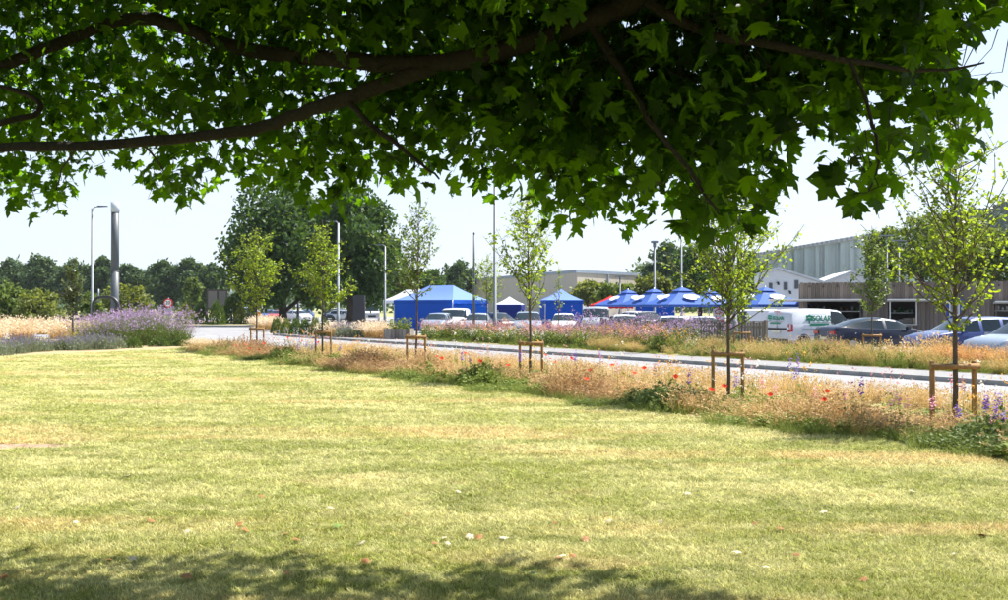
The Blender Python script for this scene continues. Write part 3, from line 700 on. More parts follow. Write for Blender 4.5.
for i, (x, w, yt, yb, Y, lf, lab) in enumerate([(398, 44, 258, 304, 130, MIDL, 'tree behind the left end of the large blue gazebo'), (430, 40, 268, 302, 140, OAKL, 'dark tree behind the peak of the large blue gazebo'), (459, 42, 260, 296, 200, FARL, 'far round tree left of the beige warehouse'),
        (588, 40, 283, 302, 120, OLIVEL, 'olive bush in front of the beige warehouse corner'), (620, 44, 285, 302, 115, MIDL, 'green bush behind the red canopy'), (652, 40, 274, 302, 112, OLIVEL, 'olive-green tree behind the lamp between blue parasols'), (665, 50, 238, 298, 160, FARL, 'tall loose far tree above the blue parasols'),
        (700, 60, 236, 300, 110, OAKL, 'dark tree behind the parasol left of the thick lamp post'), (741, 56, 246, 300, 108, OAKL, 'dark tree right behind the thick lamp post')]):
    px_tree(x, w, yt, yb, Y, 3600, .42 if Y < 150 else .6, 70 + i, lf, lab, group=mt, nl=12)
rt = 'trees behind the timber building'
for i, (x, w, yt, yb, Y, lf, lab) in enumerate([(884, 44, 222, 294, 82, MIDL, 'tree at the end of the green building, behind the timber kiosk'), (925, 74, 206, 292, 78, MIDL, 'broad yellow-green tree behind the timber building'), (968, 70, 214, 292, 74, OLIVEL, 'yellow-green tree behind the blue door'),
        (1008, 70, 222, 292, 72, MIDL, 'tree behind the right end of the timber building'), (1045, 70, 212, 292, 80, OAKL, 'dark tree at the right edge behind the timber building')]):
    px_tree(x, w, yt, yb, Y, 5200, .27, 90 + i, lf, lab, group=rt, nl=14)
# far wooded mass that closes the horizon
P = []; rr = np.random.default_rng(5)
n = 26000; x = rr.uniform(-200, 1250, n); Y = rr.uniform(290, 340, n)
top = 3.5 + 3.0 * (np.sin(x * .05) + np.sin(x * .021 + 1) + np.sin(x * .13) * .5 + 2.0)
P = np.stack([(x - CX) / FPX * Y, Y, -.5 + top * rr.uniform(0, 1, n) ** .7], 1)
V, F = leafcloud(P, rr.uniform(1.0, 2.2, n), rdir(n, rr), rdir(n, rr) + np.array([0, 0, .6]), DIAMOND)
tag(link('distant_wood', npmesh('distant_wood', V, F, FARL)), 'dark mass of far woodland along the horizon', 'woodland', kind='stuff')

hx = rr.uniform(640, 1300, 9000); hf = rr.uniform(.35, 1, 9000); ht = EYE - (np.interp(hx, [700, 780, 860, 930, 985, 1040, 1120, 1250, 1500], [300, 285, 255, 225, 211, 204, 200, 210, 240]) - HZ) / FPX * 900
P = np.stack([(hx - CX) / FPX * 900, 900 - 600 * (1 - hf), -.6 + (ht + .6) * np.sin(hf * np.pi / 2) + rr.uniform(-2, 3, 9000)], 1)
V, F = leafcloud(P, rr.uniform(5, 11, 9000), rdir(9000, rr), rdir(9000, rr) + np.array([0, 0, .8]), DIAMOND)
tag(link('hill_woodland', npmesh('hill_woodland', V, F, leafmat('hill_leaf', (.018, .04, .02), (.035, .065, .03), (.03, .06, .02), .2, .7, .05))), 'dense woodland covering the hill behind the timber building', 'woodland', kind='stuff')
def dome_mesh(n, ls, seed, rz=.85):
    rr = np.random.default_rng(seed); d = rdir(n, rr); d[:, 2] = np.abs(d[:, 2]) * 1.0 - .12
    bump_ = 1 + .10 * np.sin(d[:, 0] * 7 + seed) * np.sin(d[:, 1] * 6) + .06 * rr.normal(size=n)
    P = d * bump_[:, None] * np.array([1, 1, rz]) * (rr.uniform(.55, 1, n) ** .4)[:, None]
    V, F = leafcloud(P, rr.uniform(ls * .6, ls * 1.3, n), d + rdir(n, rr) * .9, rdir(n, rr) + np.array([0, 0, .8]), DIAMOND)
    V[:, 2] = np.maximum(V[:, 2], 0) ; return V, F
SHR = [npmesh('shrub_foliage', *dome_mesh(1500, .13, 200 + k), SHRUBL) for k in range(3)]
SHRO = npmesh('shrub_foliage', *dome_mesh(1500, .13, 210), OLIVEL)
STEM = MB()
for k in range(6):
    a = k * 1.05; STEM.tube([(0, 0, -.15), (.15 * math.cos(a), .15 * math.sin(a), .3), (.4 * math.cos(a), .4 * math.sin(a), .6)], [.03, .025, .012], 5)
STEMM = STEM.mesh('stems', TRUNK)
def shrub(x, y0, y1, Y, w, label, me, group=None, zg=-.3):
    r = w / 2 / FPX * Y; h = EYE - (y0 - HZ) / FPX * Y - zg
    root = empty('shrub', W(x, Y, zg), random.uniform(0, 6)); o = link('foliage', me, root); o.scale = (r, r, h / .85)
    s = link('stems', STEMM, root); s.scale = (r, r, h)
    tag(root, label, 'shrub', group)
g = 'clipped shrubs beyond the side road'
shrub(186, 302, 318, 100, 19, 'round clipped shrub right of the speed sign', SHRO, g, -.2)
shrub(201, 302, 318, 102, 14, 'round clipped shrub second from the speed sign', SHR[0], g, -.2)
shrub(217, 300, 319, 98, 17, 'tall round clipped shrub in front of the billboard frame', SHR[1], g, -.2)
shrub(233, 293, 318, 108, 22, 'tall loose dark shrub right of the billboard frame', SHR[2], g, -.2)
shrub(241, 305, 319, 100, 14, 'low green shrub behind the conical young tree', SHRO, g, -.2)
shrub(251, 306, 320, 104, 12, 'low yellowish shrub beside the far parked cars', SHRO, g, -.2)
for k in range(6):
    shrub(277 + k * 9.5, 317 + (k % 2), 333, 67 - k * 1.4, 13, ['bright green hedge shrub', ][0] + ' beyond the pavement, number %s from the left in its row' % ['one', 'two', 'three', 'four', 'five', 'six'][k], [SHR[0], SHRO, SHR[1]][k % 3], 'hedge shrubs beyond the pavement', -.23)

# ------------------------------------------------------------------ bedding plants (each clump a thing) and meadow (stuff)
def pmat(name, c, c2, tr=None, fac=.25): return leafmat(name, c, c2, tr or tuple(k * 1.2 for k in c2), fac, .6, .2)
STRAW = pmat('straw', (.42, .28, .10), (.68, .49, .22))
PALE = pmat('pale_plume', (.62, .50, .34), (.78, .66, .50))
PINKG = pmat('pinkish_grass', (.36, .24, .10), (.58, .41, .20))
BROWNG = pmat('brown_seed', (.24, .14, .07), (.42, .27, .14))
GREENH = pmat('green_herb', (.12, .18, .03), (.22, .27, .055))
GREY = pmat('lavender_grey', (.16, .20, .12), (.24, .28, .18))
LAV = pmat('lavender_flower', (.15, .13, .21), (.24, .21, .30))
VERB = pmat('verbena_flower', (.22, .13, .29), (.44, .32, .52))
DGREEN = pmat('dark_stem', (.075, .12, .03), (.15, .20, .05))
ORANGEG = pmat('orange_grass', (.50, .27, .09), (.65, .40, .17))
GOLD = pmat('gold_sedge', (.45, .36, .08), (.60, .48, .14))
POPPY = pmat('poppy_red', (.72, .05, .02), (.85, .10, .04), fac=.35)
PINKF = pmat('pink_flower', (.48, .18, .24), (.68, .36, .40))
ORNF = pmat('orange_flower', (.75, .33, .04), (.85, .50, .08))
WHTF = pmat('white_flower', (.72, .70, .66), (.85, .83, .78))
PURF = pmat('larkspur_purple', (.14, .07, .42), (.28, .14, .58))
LARKP = pmat('larkspur_pink', (.70, .28, .40), (.82, .45, .55))

def tipheads(tips, td, n_each, size, spread, rr):
    P = np.repeat(tips, n_each, 0) + rr.normal(0, spread, (len(tips) * n_each, 3)); k = len(P)
    return quadleaf(P, rr.uniform(size * .6, size * 1.3, k), rdir(k, rr) + np.array([0, 0, .2]), rdir(k, rr) + np.array([0, 0, 1.]), .42)
def plumes(tips, td, n_each, L, size, rr):
    """seed heads strung along the last stretch of each stalk"""
    f = rr.uniform(-1, .25, (len(tips) * n_each, 1)); P = np.repeat(tips, n_each, 0) + np.repeat(td, n_each, 0) * f * L + rr.normal(0, L * .10, (len(f), 3)); k = len(P)
    return quadleaf(P, rr.uniform(size * .6, size * 1.3, k), np.repeat(td, n_each, 0) + rdir(k, rr) * .8, rdir(k, rr), .28)
def herb(n, r, h, ls, rr, power=.6):
    d = rdir(n, rr); d[:, 2] = np.abs(d[:, 2])
    P = d * np.array([r, r, h]) * (rr.uniform(0, 1, n) ** power)[:, None]
    return quadleaf(P, rr.uniform(ls * .6, ls * 1.3, n), rdir(n, rr) + np.array([0, 0, .5]), rdir(n, rr) + np.array([0, 0, .8]), .3)
def tmesh(name, parts, mats):
    V, F, m = join(parts); return npmesh(name, V, F, mats, m)
rp = np.random.default_rng(99)
def grass_tmpl(name, stalk, head, h, r, lean, nb, ne, hs, L):
    V, F, t, td = blades(nb, h, r, lean, .009, 3, rp, .5); V2, F2 = plumes(t, td, ne, L, hs, rp)
    V3, F3, _, _ = blades(nb // 2, h * .6, r * .8, lean * 1.6, .008, 3, rp)
    return template(name, tmesh(name, [(V, F, 0), (V3, F3, 0), (V2, F2, 1)], [stalk, head]))
def herb_tmpl(name, leaf, h, r, ls, n, flower=None, nf=0, fs=.03, stalk=None):
    V, F, t, td = blades(14, h * 1.05, r * .6, .5, .007, 2, rp); V2, F2 = herb(n, r, h, ls, rp); parts = [(V, F, 0), (V2, F2, 0)]
    if flower:
        k = np.arange(len(t)) % max(1, len(t) // max(1, nf)) == 0
        V3, F3 = tipheads(t[k], td[k], 6, fs, fs * .5, rp); parts.append((V3, F3, 1))
    return template(name, tmesh(name, parts, [leaf] + ([flower] if flower else [])))
T_STRAW = [grass_tmpl('straw_grass', STRAW, PALE if _ == 1 else STRAW, .46, .15, .7, 34, 5, .04, .09) for _ in range(3)]
T_PINK = [grass_tmpl('pinkish_grass', STRAW, PINKG, .48, .16, .65, 36, 6, .038, .12) for _ in range(3)]
T_BROWN = [grass_tmpl('brown_grass', PINKG, BROWNG, .46, .16, .65, 32, 6, .038, .11) for _ in range(2)]
T_GREENG = [grass_tmpl('green_grass', GREENH, GREENH, .22, .13, .9, 46, 2, .02, .05) for _ in range(2)]
T_HERB = [herb_tmpl('herb', GREENH, .42, .20, .075, 150) for _ in range(3)]
T_DARK = [herb_tmpl('dark_herb', DGREEN, .45, .22, .06, 190) for _ in range(2)]
def scatter(name, tms, pts, smin, smax, label, cat='meadow', hz=1.0, tilt=.12):
    n = len(pts); pts = np.asarray(pts)
    if name.startswith('far_verge'): hz = 1 + .38 * np.sin(pts[:, 0] * 1.3 + np.sin(pts[:, 1])) * np.sin(pts[:, 0] * .57 + 1)
    rot_ = np.stack([rng.normal(0, tilt, n), rng.normal(0, tilt, n), rng.uniform(0, 6.28, n)], 1)
    s = rng.uniform(smin, smax, n); scl_ = np.stack([s, s, s * (hz if np.ndim(hz) == 0 else hz) * rng.uniform(.8, 1.2, n)], 1)
    return instancer(name, tms, np.asarray(pts), rot_, scl_, label, cat)
# near verge: who grows where, along s
def verge_pts(n, s0, s1, t0, t1, power=1.0):
    s = rng.uniform(s0, s1, n); t = t0 + (t1 - t0) * rng.uniform(0, 1, n) ** power + .28 * np.sin(s * 1.9) + .15 * np.sin(s * 4.3 + 1)
    z = np.array([zland(a, b) for a, b in zip(s, t)])
    return np.stack([-.556 * s + .832 * t, .832 * s + .556 * t, z], 1), s, t
def patch(s, t, a, b): return np.sin(s * a + 1.7 * np.sin(s * .37)) + np.sin(t * 1.3 + s * b)
p, s, t = verge_pts(3700, -5, 35.5, 10.3, 15.2, 1.35)
edge_h = np.interp(t, [10.2, 10.9, 11.6, 12.3, 13.2, 15], [.5, .8, .60, .28, .18, .15]) * np.interp(s, [5, 10, 14], [.8, .85, 1])
edge_h = edge_h * (.85 + .32 * np.sin(s * 2.3 + 1.2 * np.sin(t * 2)) + .15 * np.sin(s * 5.1 + t * 3))
v = patch(s, t, 1.15, .6) + rng.normal(0, .55, len(s))
c_dark = (np.abs(s - 11.9) < .8) & (t < 11.8) | (np.abs(s - 6.4) < .6) & (t < 11.4)
c_green = ((np.abs(s - 17.6) < 1.0) | (np.abs(s - 33) < 1.3) | (np.abs(s - 4.6) < 1.0) | (np.abs(s - 28) < .7)) & (rng.uniform(0, 1, len(s)) < .75)
brown = (~c_green & ~c_dark & (v > .55) & (t < 12.4)); green = c_green | (~brown & ~c_dark & (v < -.45)); pink = ~brown & ~green & ~c_dark & (v > -.45); straw = ~brown & ~green & ~pink & ~c_dark
def S3(mask, k): return p[mask], edge_h[mask]
for nm, tms, mk, a, b, lab in [('straw_meadow_grass', T_STRAW, straw, .8, 1.15, 'dry straw-coloured meadow grass in the near verge'), ('pinkish_meadow_grass', T_PINK, pink, .8, 1.15, 'dry pinkish-tan meadow grass in the near verge'),
                               ('brown_meadow_grass', T_BROWN, brown, .85, 1.15, 'brown seeded grass at the lawn side of the near verge'), ('green_meadow_herbs', T_HERB, green, .7, 1.1, 'green leafy herbs among the near verge grass'),
                               ('dark_meadow_herbs', T_DARK, c_dark, .9, 1.25, 'dark green herb clumps at the lawn side of the near verge')]:
    scatter(nm, tms, p[mk], a, b, lab, 'meadow', edge_h[mk])
p2, s2, t2 = verge_pts(2600, -5, 35.5, 10.0, 10.9)
scatter('verge_edge_grass', T_GREENG, p2[::2], .35, .9, 'short green grass fringe where the near verge meets the lawn', 'grass', .8)
p2, s2, t2 = verge_pts(1700, -5, 35.5, 14.4, 16.7)
scatter('verge_thin_grass', T_STRAW, p2, .35, .7, 'thin dry grass between the near verge and the road kerb', 'grass')
# wispy flowering stems
V, F, t_, td = blades(7, .72, .16, .35, .006, 4, rp); V2, F2 = herb(40, .14, .4, .05, rp); V3, F3 = tipheads(t_, td, 5, .03, .015, rp)
T_W = [template('flower_stem', tmesh('flower_stem', [(V, F, 0), (V2, F2, 0), (V3, F3, 1)], [GREENH, fm])) for fm in (WHTF, PINKF, ORNF)]
p3, s3, t3 = verge_pts(200, -4, 34, 11.0, 14.5)
scatter('verge_wild_flowers', T_W, p3, .65, 1.05, 'thin green stems with small pale flowers in the near verge', 'wild flowers')
# the round dark bush in the near verge
rb = W(380, YT(380, 11.2), 0)
root = empty('shrub', rb); o = link('foliage', npmesh('shrub_foliage', *dome_mesh(2200, .10, 220), DGREEN), root); o.scale = (.52, .42, .52)
s_ = link('stems', STEMM, root); s_.scale = (.5, .5, .5); tag(root, 'round dark green bush at the lawn edge of the near verge', 'shrub')

# poppies, larkspurs
def poppy_mesh(k):
    rd = random.Random(k); mb = MB(); h = 1.0
    mb.tube([(0, 0, -.6), (rd.uniform(-.05, .05), 0, -.3), (0, 0, 0)], [.004, .0035, .003], 4)
    for i in range(4):
        a = i * 1.571 + rd.uniform(-.2, .2); c, s = math.cos(a), math.sin(a); w = .034
        mb.add([(0, 0, 0), (c * .03 - s * w, s * .03 + c * w, .028), (c * .055, s * .055, .035), (c * .03 + s * w, s * .03 - c * w, .028)], [(0, 1, 2, 3)], 1)
    return mb.mesh('poppy', [GREENH, POPPY])
PM = [poppy_mesh(k) for k in range(3)]
pop = [(724, 387), (711, 391), (644, 369), (827, 392), (824, 401), (432, 346), (437, 357), (442, 359), (465, 354), (546, 356), (550, 359), (555, 363), (590, 371), (634, 374), (571, 359), (586, 380), (236, 346), (239, 348), (243, 349), (246, 345), (250, 349), (254, 342), (259, 350), (264, 344), (288, 338), (302, 341), (318, 343), (612, 366), (676, 377), (770, 396), (480, 362), (508, 366)]
for i, (x, y) in enumerate(pop):
    zf = .42; Y = 1000 * (EYE - zf) / (y - HZ); tt = Y * (N.x * (x - CX) / FPX + N.y)
    if tt < 10.5: Y *= 10.5 / tt
    if tt > 14.5: Y *= 14.5 / tt
    o = link('poppy', PM[i % 3], None, PX(x, y, Y), random.uniform(0, 6)); s = random.uniform(.7, 1.05); o.scale = (s, s, s); o.rotation_euler.x = random.uniform(.2, 1.1); o.rotation_euler.z = random.uniform(-.9, .9)
    tag(o, 'red poppy flower on a thin stem in the near verge', 'poppy', 'red poppies in the near verge')
def lark_mesh(m, k):
    rr = np.random.default_rng(k); V, F, t, td = blades(1, .75, .001, .1, .008, 4, rr, 0.0)
    n = 34; f = rr.uniform(0, 1, n); P = np.stack([rr.normal(0, .012, n), rr.normal(0, .012, n), .52 + .23 * f], 1)
    V2, F2 = quadleaf(P, .030 * (1.25 - .6 * f), rdir(n, rr) * np.array([1, 1, .4]), rdir(n, rr) + np.array([0, 0, 1.]), .45)
    V3, F3 = herb(22, .07, .45, .05, rr); V2[:, :2] += 0
    return tmesh('larkspur', [(V, F, 0), (V3, F3, 0), (V2, F2, 1)], [GREENH, m])
LP = [lark_mesh(PURF, 1), lark_mesh(PURF, 2)]; LK = [lark_mesh(LARKP, 3), lark_mesh(LARKP, 4)]
lk = [(895, 394, 1), (899, 396, 1), (907, 398, 1), (890, 402, 1), (987, 395, 0), (998, 396, 0), (995, 407, 0), (985, 400, 0), (958, 407, 0), (991, 419, 1), (962, 378, 1), (951, 377, 1), (689, 372, 0), (790, 360, 0), (798, 356, 0), (796, 369, 0), (861, 380, 0), (736, 378, 0), (775, 386, 1),
      (762, 378, 1), (815, 388, 1), (845, 392, 1), (462, 351, 0), (470, 356, 0), (520, 352, 0), (600, 352, 0), (618, 362, 1), (655, 366, 1), (300, 336, 0), (307, 342, 0), (312, 345, 0), (316, 340, 0), (298, 344, 0), (340, 346, 0), (575, 352, 0), (1003, 412, 0), (933, 398, 1)]
for i, (x, y, pk) in enumerate(lk):
    Y = 1000 * (EYE - .66) / (y - HZ); tt = Y * (N.x * (x - CX) / FPX + N.y)
    tt2 = min(max(tt, 10.8), 14.6); Y *= tt2 / tt; z = EYE - (y - HZ) / FPX * Y
    o = link('larkspur', (LK if pk else LP)[i % 2], None, W(x, Y, 0), random.uniform(0, 6)); k = max(.5, (z - zland(0, tt2)) / .70); o.scale = (1.2, 1.2, k); o.location.z = zland(0, tt2)
    tag(o, 'pink larkspur spike standing in the near verge' if pk else 'purple larkspur spike standing in the near verge', 'larkspur', 'pink larkspurs in the near verge' if pk else 'purple larkspurs in the near verge')

# left bed: clumps as single plants
def clump(name, cat, parts):
    """parts: [(child name, mesh)] -> prototype Empty"""
    root = empty(name)
    for cn, me in parts:
        o = link(cn, me, root); o['kind'] = 'stuff'
    return root
rr = np.random.default_rng(17)
V, F, t_, td = blades(200, 1.25, .45, .5, .012, 3, rr, .5); Vh, Fh = herb(420, .5, .85, .09, rr); Vf, Ff = tipheads(t_[::3], td[::3], 7, .05, .035, rr)
VV, FF, mm = join([(V, F, 0), (Vh, Fh, 0)])
P_VERB = clump('verbena_plant', 'plant', [('stems', npmesh('stems', VV, FF, DGREEN)), ('flowers', npmesh('flowers', Vf, Ff, VERB))])
V, F, t_, td = blades(240, .42, .40, .5, .012, 2, rr); Vh, Fh = herb(300, .42, .36, .08, rr); Vf, Ff = plumes(t_[::2], td[::2], 3, .07, .04, rr)
VV, FF, mm = join([(V, F, 0), (Vh, Fh, 0)])
P_LAV = clump('lavender_plant', 'plant', [('foliage', npmesh('foliage', VV, FF, GREY)), ('flowers', npmesh('flowers', Vf, Ff, LAV))])
V, F, t_, td = blades(420, .55, .28, 1.0, .012, 4, rr); Vf, Ff = plumes(t_, td, 5, .16, .05, rr)
P_FEATH = clump('feather_grass', 'plant', [('blades', npmesh('blades', V, F, STRAW)), ('plumes', npmesh('plumes', Vf, Ff, PALE))])
V, F, t_, td = blades(420, .50, .30, .9, .014, 4, rr); Vf, Ff = plumes(t_, td, 3, .12, .04, rr)
P_GOLD = clump('sedge', 'plant', [('blades', npmesh('blades', V, F, GOLD)), ('seed_heads', npmesh('seed_heads', Vf, Ff, GOLD))])
P_ORNG = clump('tufted_grass', 'plant', [('blades', npmesh('blades', V, F, ORANGEG)), ('seed_heads', npmesh('seed_heads', Vf, Ff, ORANGEG))])
used = set()
def put(proto, loc, sc, label, cat, group=None):
    if proto.name not in used: o = proto; used.add(proto.name)
    else: o = copy_tree(proto)
    o.location = loc; o.rotation_euler.z = random.uniform(0, 6.28); o.scale = sc if hasattr(sc, '__len__') else (sc, sc, sc)
    tag(o, label, cat, group); return o
gv = 'verbena plants in the left bed'
for k in range(28):
    x = 84 + k * 3.6 + random.uniform(-3, 3); Y = random.uniform(39.5, 48); 
    if x > 130: Y = random.uniform(38.8, 45)
    h = 1.15 if x < 120 else random.uniform(1.05, 1.3)
    if x > 178: h *= .72
    if x < 125: h *= .86
    h *= random.uniform(.70, 1.0)
    put(P_VERB, W(x, Y, 0), (1.15, 1.15, h), 'purple-flowered tall verbena plant in the left bed', 'verbena', gv)
ga = 'lavender plants along the left bed edge'
for k in range(17):
    x = -18 + k * 8.1 + random.uniform(-2, 2); t0 = None
    Y = np.interp(x, [-20, 0, 190], [30.6, 31.9, 39.6]) + .5 + random.uniform(0, 1.8)
    put(P_LAV, W(x, Y, 0), (random.uniform(.9, 1.3), random.uniform(.9, 1.3), random.uniform(.9, 1.35)), 'grey-green lavender plant at the lawn edge of the left bed', 'lavender', ga)
GREYS = npmesh('shrub_foliage', *dome_mesh(1500, .13, 230), GREY)
for x, Y, w, lab in [(28, 35, 10, 'dark green bush between lavenders at the left edge'), (60, 36, 12, 'dark green bush at the foot of the lavender-bed tree'), (78, 36.8, 16, 'grey-green rounded bush right of the lavender-bed tree'), (101, 37, 14, 'dark green leafy bush in the middle of the left bed edge'), (118, 37.5, 14, 'grey-green rounded bush before the purple verbena'), (134, 38, 14, 'dark bush below the purple verbena'), (160, 39.4, 20, 'dark green bush below the densest verbena'), (182, 39.8, 16, 'dark bush at the right end of the left bed')]:
    shrub(x, 337 if Y > 36 else 341, 350, Y, w * 1.15, lab, GREYS if 'grey' in lab else SHR[int(x) % 3], 'bushes along the left bed edge', -.05)
gf = 'pale feather grass in the left bed'
for k in range(19):
    x = random.uniform(-30, 76); Y = random.uniform(42, 60)
    put(P_FEATH, W(x, Y, -.02), random.uniform(1.1, 1.9), 'pale feather grass tussock behind the lavender in the left bed', 'feather grass', gf)
for k in range(7):
    put(P_GOLD, W(82 + k * 4.2, 40.2 + random.uniform(-.6, .6), 0), 1.0, 'golden sedge tussock by the lamp post in the left bed', 'sedge', 'golden sedges in the left bed')
for k in range(4):
    put(P_FEATH, W([205, 219, 231, 198][k], [37.5, 37, 36.5, 38.5][k], -.02), .62, 'low dry grass tuft at the far end of the near verge', 'dry grass', 'dry grass tufts at the far verge end')
# beyond the pavement: meadow, pink flower bed, grass tussocks
def verge2(n, x0, x1, t0, t1):
    x = rng.uniform(x0, x1, n); t = rng.uniform(t0, t1, n); Y = t / (N.x * (x - CX) / FPX + N.y)
    return np.stack([(x - CX) / FPX * Y, Y, np.full(n, -.225)], 1)
YELG = pmat('yellow_green_stalk', (.24, .24, .06), (.40, .36, .11)); GOLDG = pmat('yellow_green_head', (.34, .32, .09), (.50, .45, .16))
T_YEL = [grass_tmpl('yellow_grass', YELG, STRAW if _ else GOLDG, .62, .20, .7, 44, 6, .042, .14) for _ in range(3)]
scatter('far_verge_grass', T_YEL, np.concatenate([verge2(1000, 630, 1040, 26.1, 30.6), verge2(160, 590, 640, 26.2, 27.2)]), .38, .72, 'yellow-green meadow grass between pavement and parked cars', 'meadow')
scatter('flower_bed_greens', T_HERB + T_DARK, verge2(300, 424, 680, 26.6, 30.4), 1.2, 1.9, 'green leafy growth between the flowers of the pink bed', 'flower bed')
scatter('far_verge_herbs', T_HERB, np.concatenate([verge2(340, 640, 1040, 26.4, 30.8), verge2(120, 760, 900, 27, 29)]), .6, 1.05, 'green herbs among the meadow beyond the pavement', 'meadow')
scatter('far_verge_edge', T_GREENG, verge2(420, 320, 1040, 26.0, 26.5), .4, .9, 'short green grass along the back of the pavement', 'grass')
scatter('far_verge_tall_stalks', T_STRAW, verge2(24, 880, 950, 28, 30.5), 1.1, 1.6, 'tall dry grass stalks in front of the blue car', 'meadow')
scatter('far_verge_flowers', T_W, verge2(110, 640, 1020, 26.6, 30), .55, .9, 'small wild flowers in the meadow beyond the pavement', 'wild flowers')
def bloom(name, fm, h=.95, fs=.055, n=16, spread=.05):
    V, F, t, td = blades(n, h, .22, .35, .009, 3, rp, .38); V2, F2 = herb(150, .25, h * .82, .085, rp); V3, F3 = tipheads(t, td, 6, fs, spread, rp)
    return template(name, tmesh(name, [(V, F, 0), (V2, F2, 0), (V3, F3, 1)], [DGREEN if h > .8 else GREENH, fm]))
PINKD = pmat('pink_dusty', (.30, .12, .14), (.52, .28, .28))
scatter('pink_flower_bed', [bloom('pink_bloom', PINKD), bloom('pink_bloom', PINKF, 1.0), bloom('pink_bloom', PINKD, .9)], verge2(290, 424, 660, 26.9, 30.4), .70, .94, 'dense bed of dusty pink flowers in front of parked cars', 'flower bed')
scatter('orange_flower_mix', [bloom('orange_bloom', ORNF, .95, .05, 8), bloom('white_bloom', WHTF, .8, .05, 9)], verge2(190, 424, 690, 26.6, 30.2), .68, .95, 'orange and white flowers mixed into the pink flower bed', 'flower bed')
scatter('far_verbena', [bloom('verbena_bloom', VERB, 1.3, .05, 14, .04)], np.concatenate([verge2(60, 566, 700, 28.5, 30.6), verge2(14, 640, 740, 28, 30.6)]), .75, 1.08, 'thin tall purple verbena before the timber fence', 'verbena')
for x, lab in [(964, 'orange-tan grass tussock right of the nearest young tree'), (1003, 'orange-tan grass tussock at the right edge'), (945, 'orange-tan grass tussock behind the nearest young tree trunk'), (985, 'smaller orange-tan tussock between the two large ones')]:
    put(P_ORNG, W(x, YT(x, 27.6), -.23), 1.25 if x != 985 else .8, lab, 'grass tussock', 'orange grass tussocks beyond the pavement')
for x, Y, s, lab in [(334, 60, 1.5, 'pale grass tussock left of the lamp post by the hedge'), (372, 58, 1.7, 'pale grass tussock in front of the black totem'), (380, 56.5, 1.5, 'pale grass tussock left of the timber planter'), (328, 62, 1.3, 'pale grass tussock beside the hedge'), (366, 59.5, 1.4, 'pale grass tussock right of the lavender by the totem'), (268, 78, 1.8, 'pale tussock at the side road corner'), (262, 80, 1.8, 'pale tussock at the left end of the hedge'), (274, 76, 1.6, 'pale tussock against the hedge end')]:
    put(P_FEATH, W(x, Y, -.23), s, lab, 'feather grass', 'pale grass tussocks beyond the pavement')
for x in (346, 352, 358, 363):
    put(P_LAV, W(x, 58.5 + (x % 3) * .4, -.23), 1.9, 'lavender mound in front of the black totem', 'lavender', 'lavender before the totem')
# fallen leaves on the lawn
FL = [npmesh('fallen_leaf', MAPLE[0] * 1.0, MAPLE[1], m_) for m_ in (mat('fallen_leaf_pale', (.42, .37, .25), .7, .2, 6), mat('fallen_leaf_red', (.24, .10, .02), .7, .3, 6), mat('fallen_leaf_green', (.14, .22, .04), .6, .2, 6))]
fp = [(20, 511, 0), (78, 527, 0), (190, 537, 0), (130, 566, 0), (8, 582, 1), (457, 495, 0), (553, 497, 0), (445, 544, 0), (467, 541, 0), (447, 548, 0), (433, 548, 1), (610, 527, 0), (662, 526, 0), (240, 528, 1), (245, 534, 1), (285, 540, 1), (295, 544, 1), (340, 532, 2), (364, 547, 0), (557, 528, 1), (605, 520, 1), (575, 563, 1), (565, 561, 0), (560, 563, 1), (740, 558, 0), (766, 574, 0), (756, 528, 1), (780, 535, 1), (793, 561, 1), (820, 518, 0), (290, 581, 1), (185, 585, 1), (110, 566, 1), (365, 565, 1), (480, 541, 1), (587, 543, 1), (500, 543, 0), (150, 525, 1), (330, 512, 0), (690, 498, 0), (866, 585, 1), (870, 500, 1), (955, 560, 0), (980, 540, 1), (910, 495, 0), (640, 480, 1), (130, 480, 0), (260, 500, 1), (410, 520, 1), (530, 580, 2)]
for i, (x, y, k) in enumerate(fp):
    Y = 1000 * EYE / (y - HZ); o = link('fallen_leaf', FL[k], None, W(x, Y, .045), random.uniform(0, 6)); s = random.uniform(.04, .07); o.scale = (s, s, s)
    o.rotation_euler.x = random.uniform(-.5, .5); o.rotation_euler.y = random.uniform(-.4, .4)
    tag(o, ['pale dry leaf fallen on the lawn', 'reddish-brown leaf fallen on the lawn', 'green leaf fallen on the lawn'][k], 'fallen leaf', ['pale fallen leaves on the lawn', 'reddish fallen leaves on the lawn', 'green fallen leaves on the lawn'][k])

# ------------------------------------------------------------------ buildings
CLAD = mat('beige_cladding', (.42, .38, .31), .6, .06, .3)
ROOFE = mat('roof_edge', (.22, .27, .34), .5, .08, 1)
GREENC = mat('green_cladding', (.60, .68, .63), .55, .03, .3)
WHITEW = mat('white_render', (.62, .64, .66), .7, .05, .5)
DARKG = mat('window_glass', (.03, .04, .05), .08, .1, 1, spec=.8)
def vwall(name, a, b, z0, z1, n, m, parent, th=.12, gap=.02, child='panel'):
    """wall of n upright panels from a to b, each its own piece; thickness goes away from the viewer"""
    d = (b - a); L = d.length; u = d / L; ang = math.atan2(u.y, u.x); w = L / n
    me = MB().box((0, th / 2, (z0 + z1) / 2), (w - gap, th, z1 - z0)).mesh(child, m)
    for i in range(n):
        p = a + u * w * (i + .5); o = link(child, me, parent, (p.x, p.y, 0), ang)
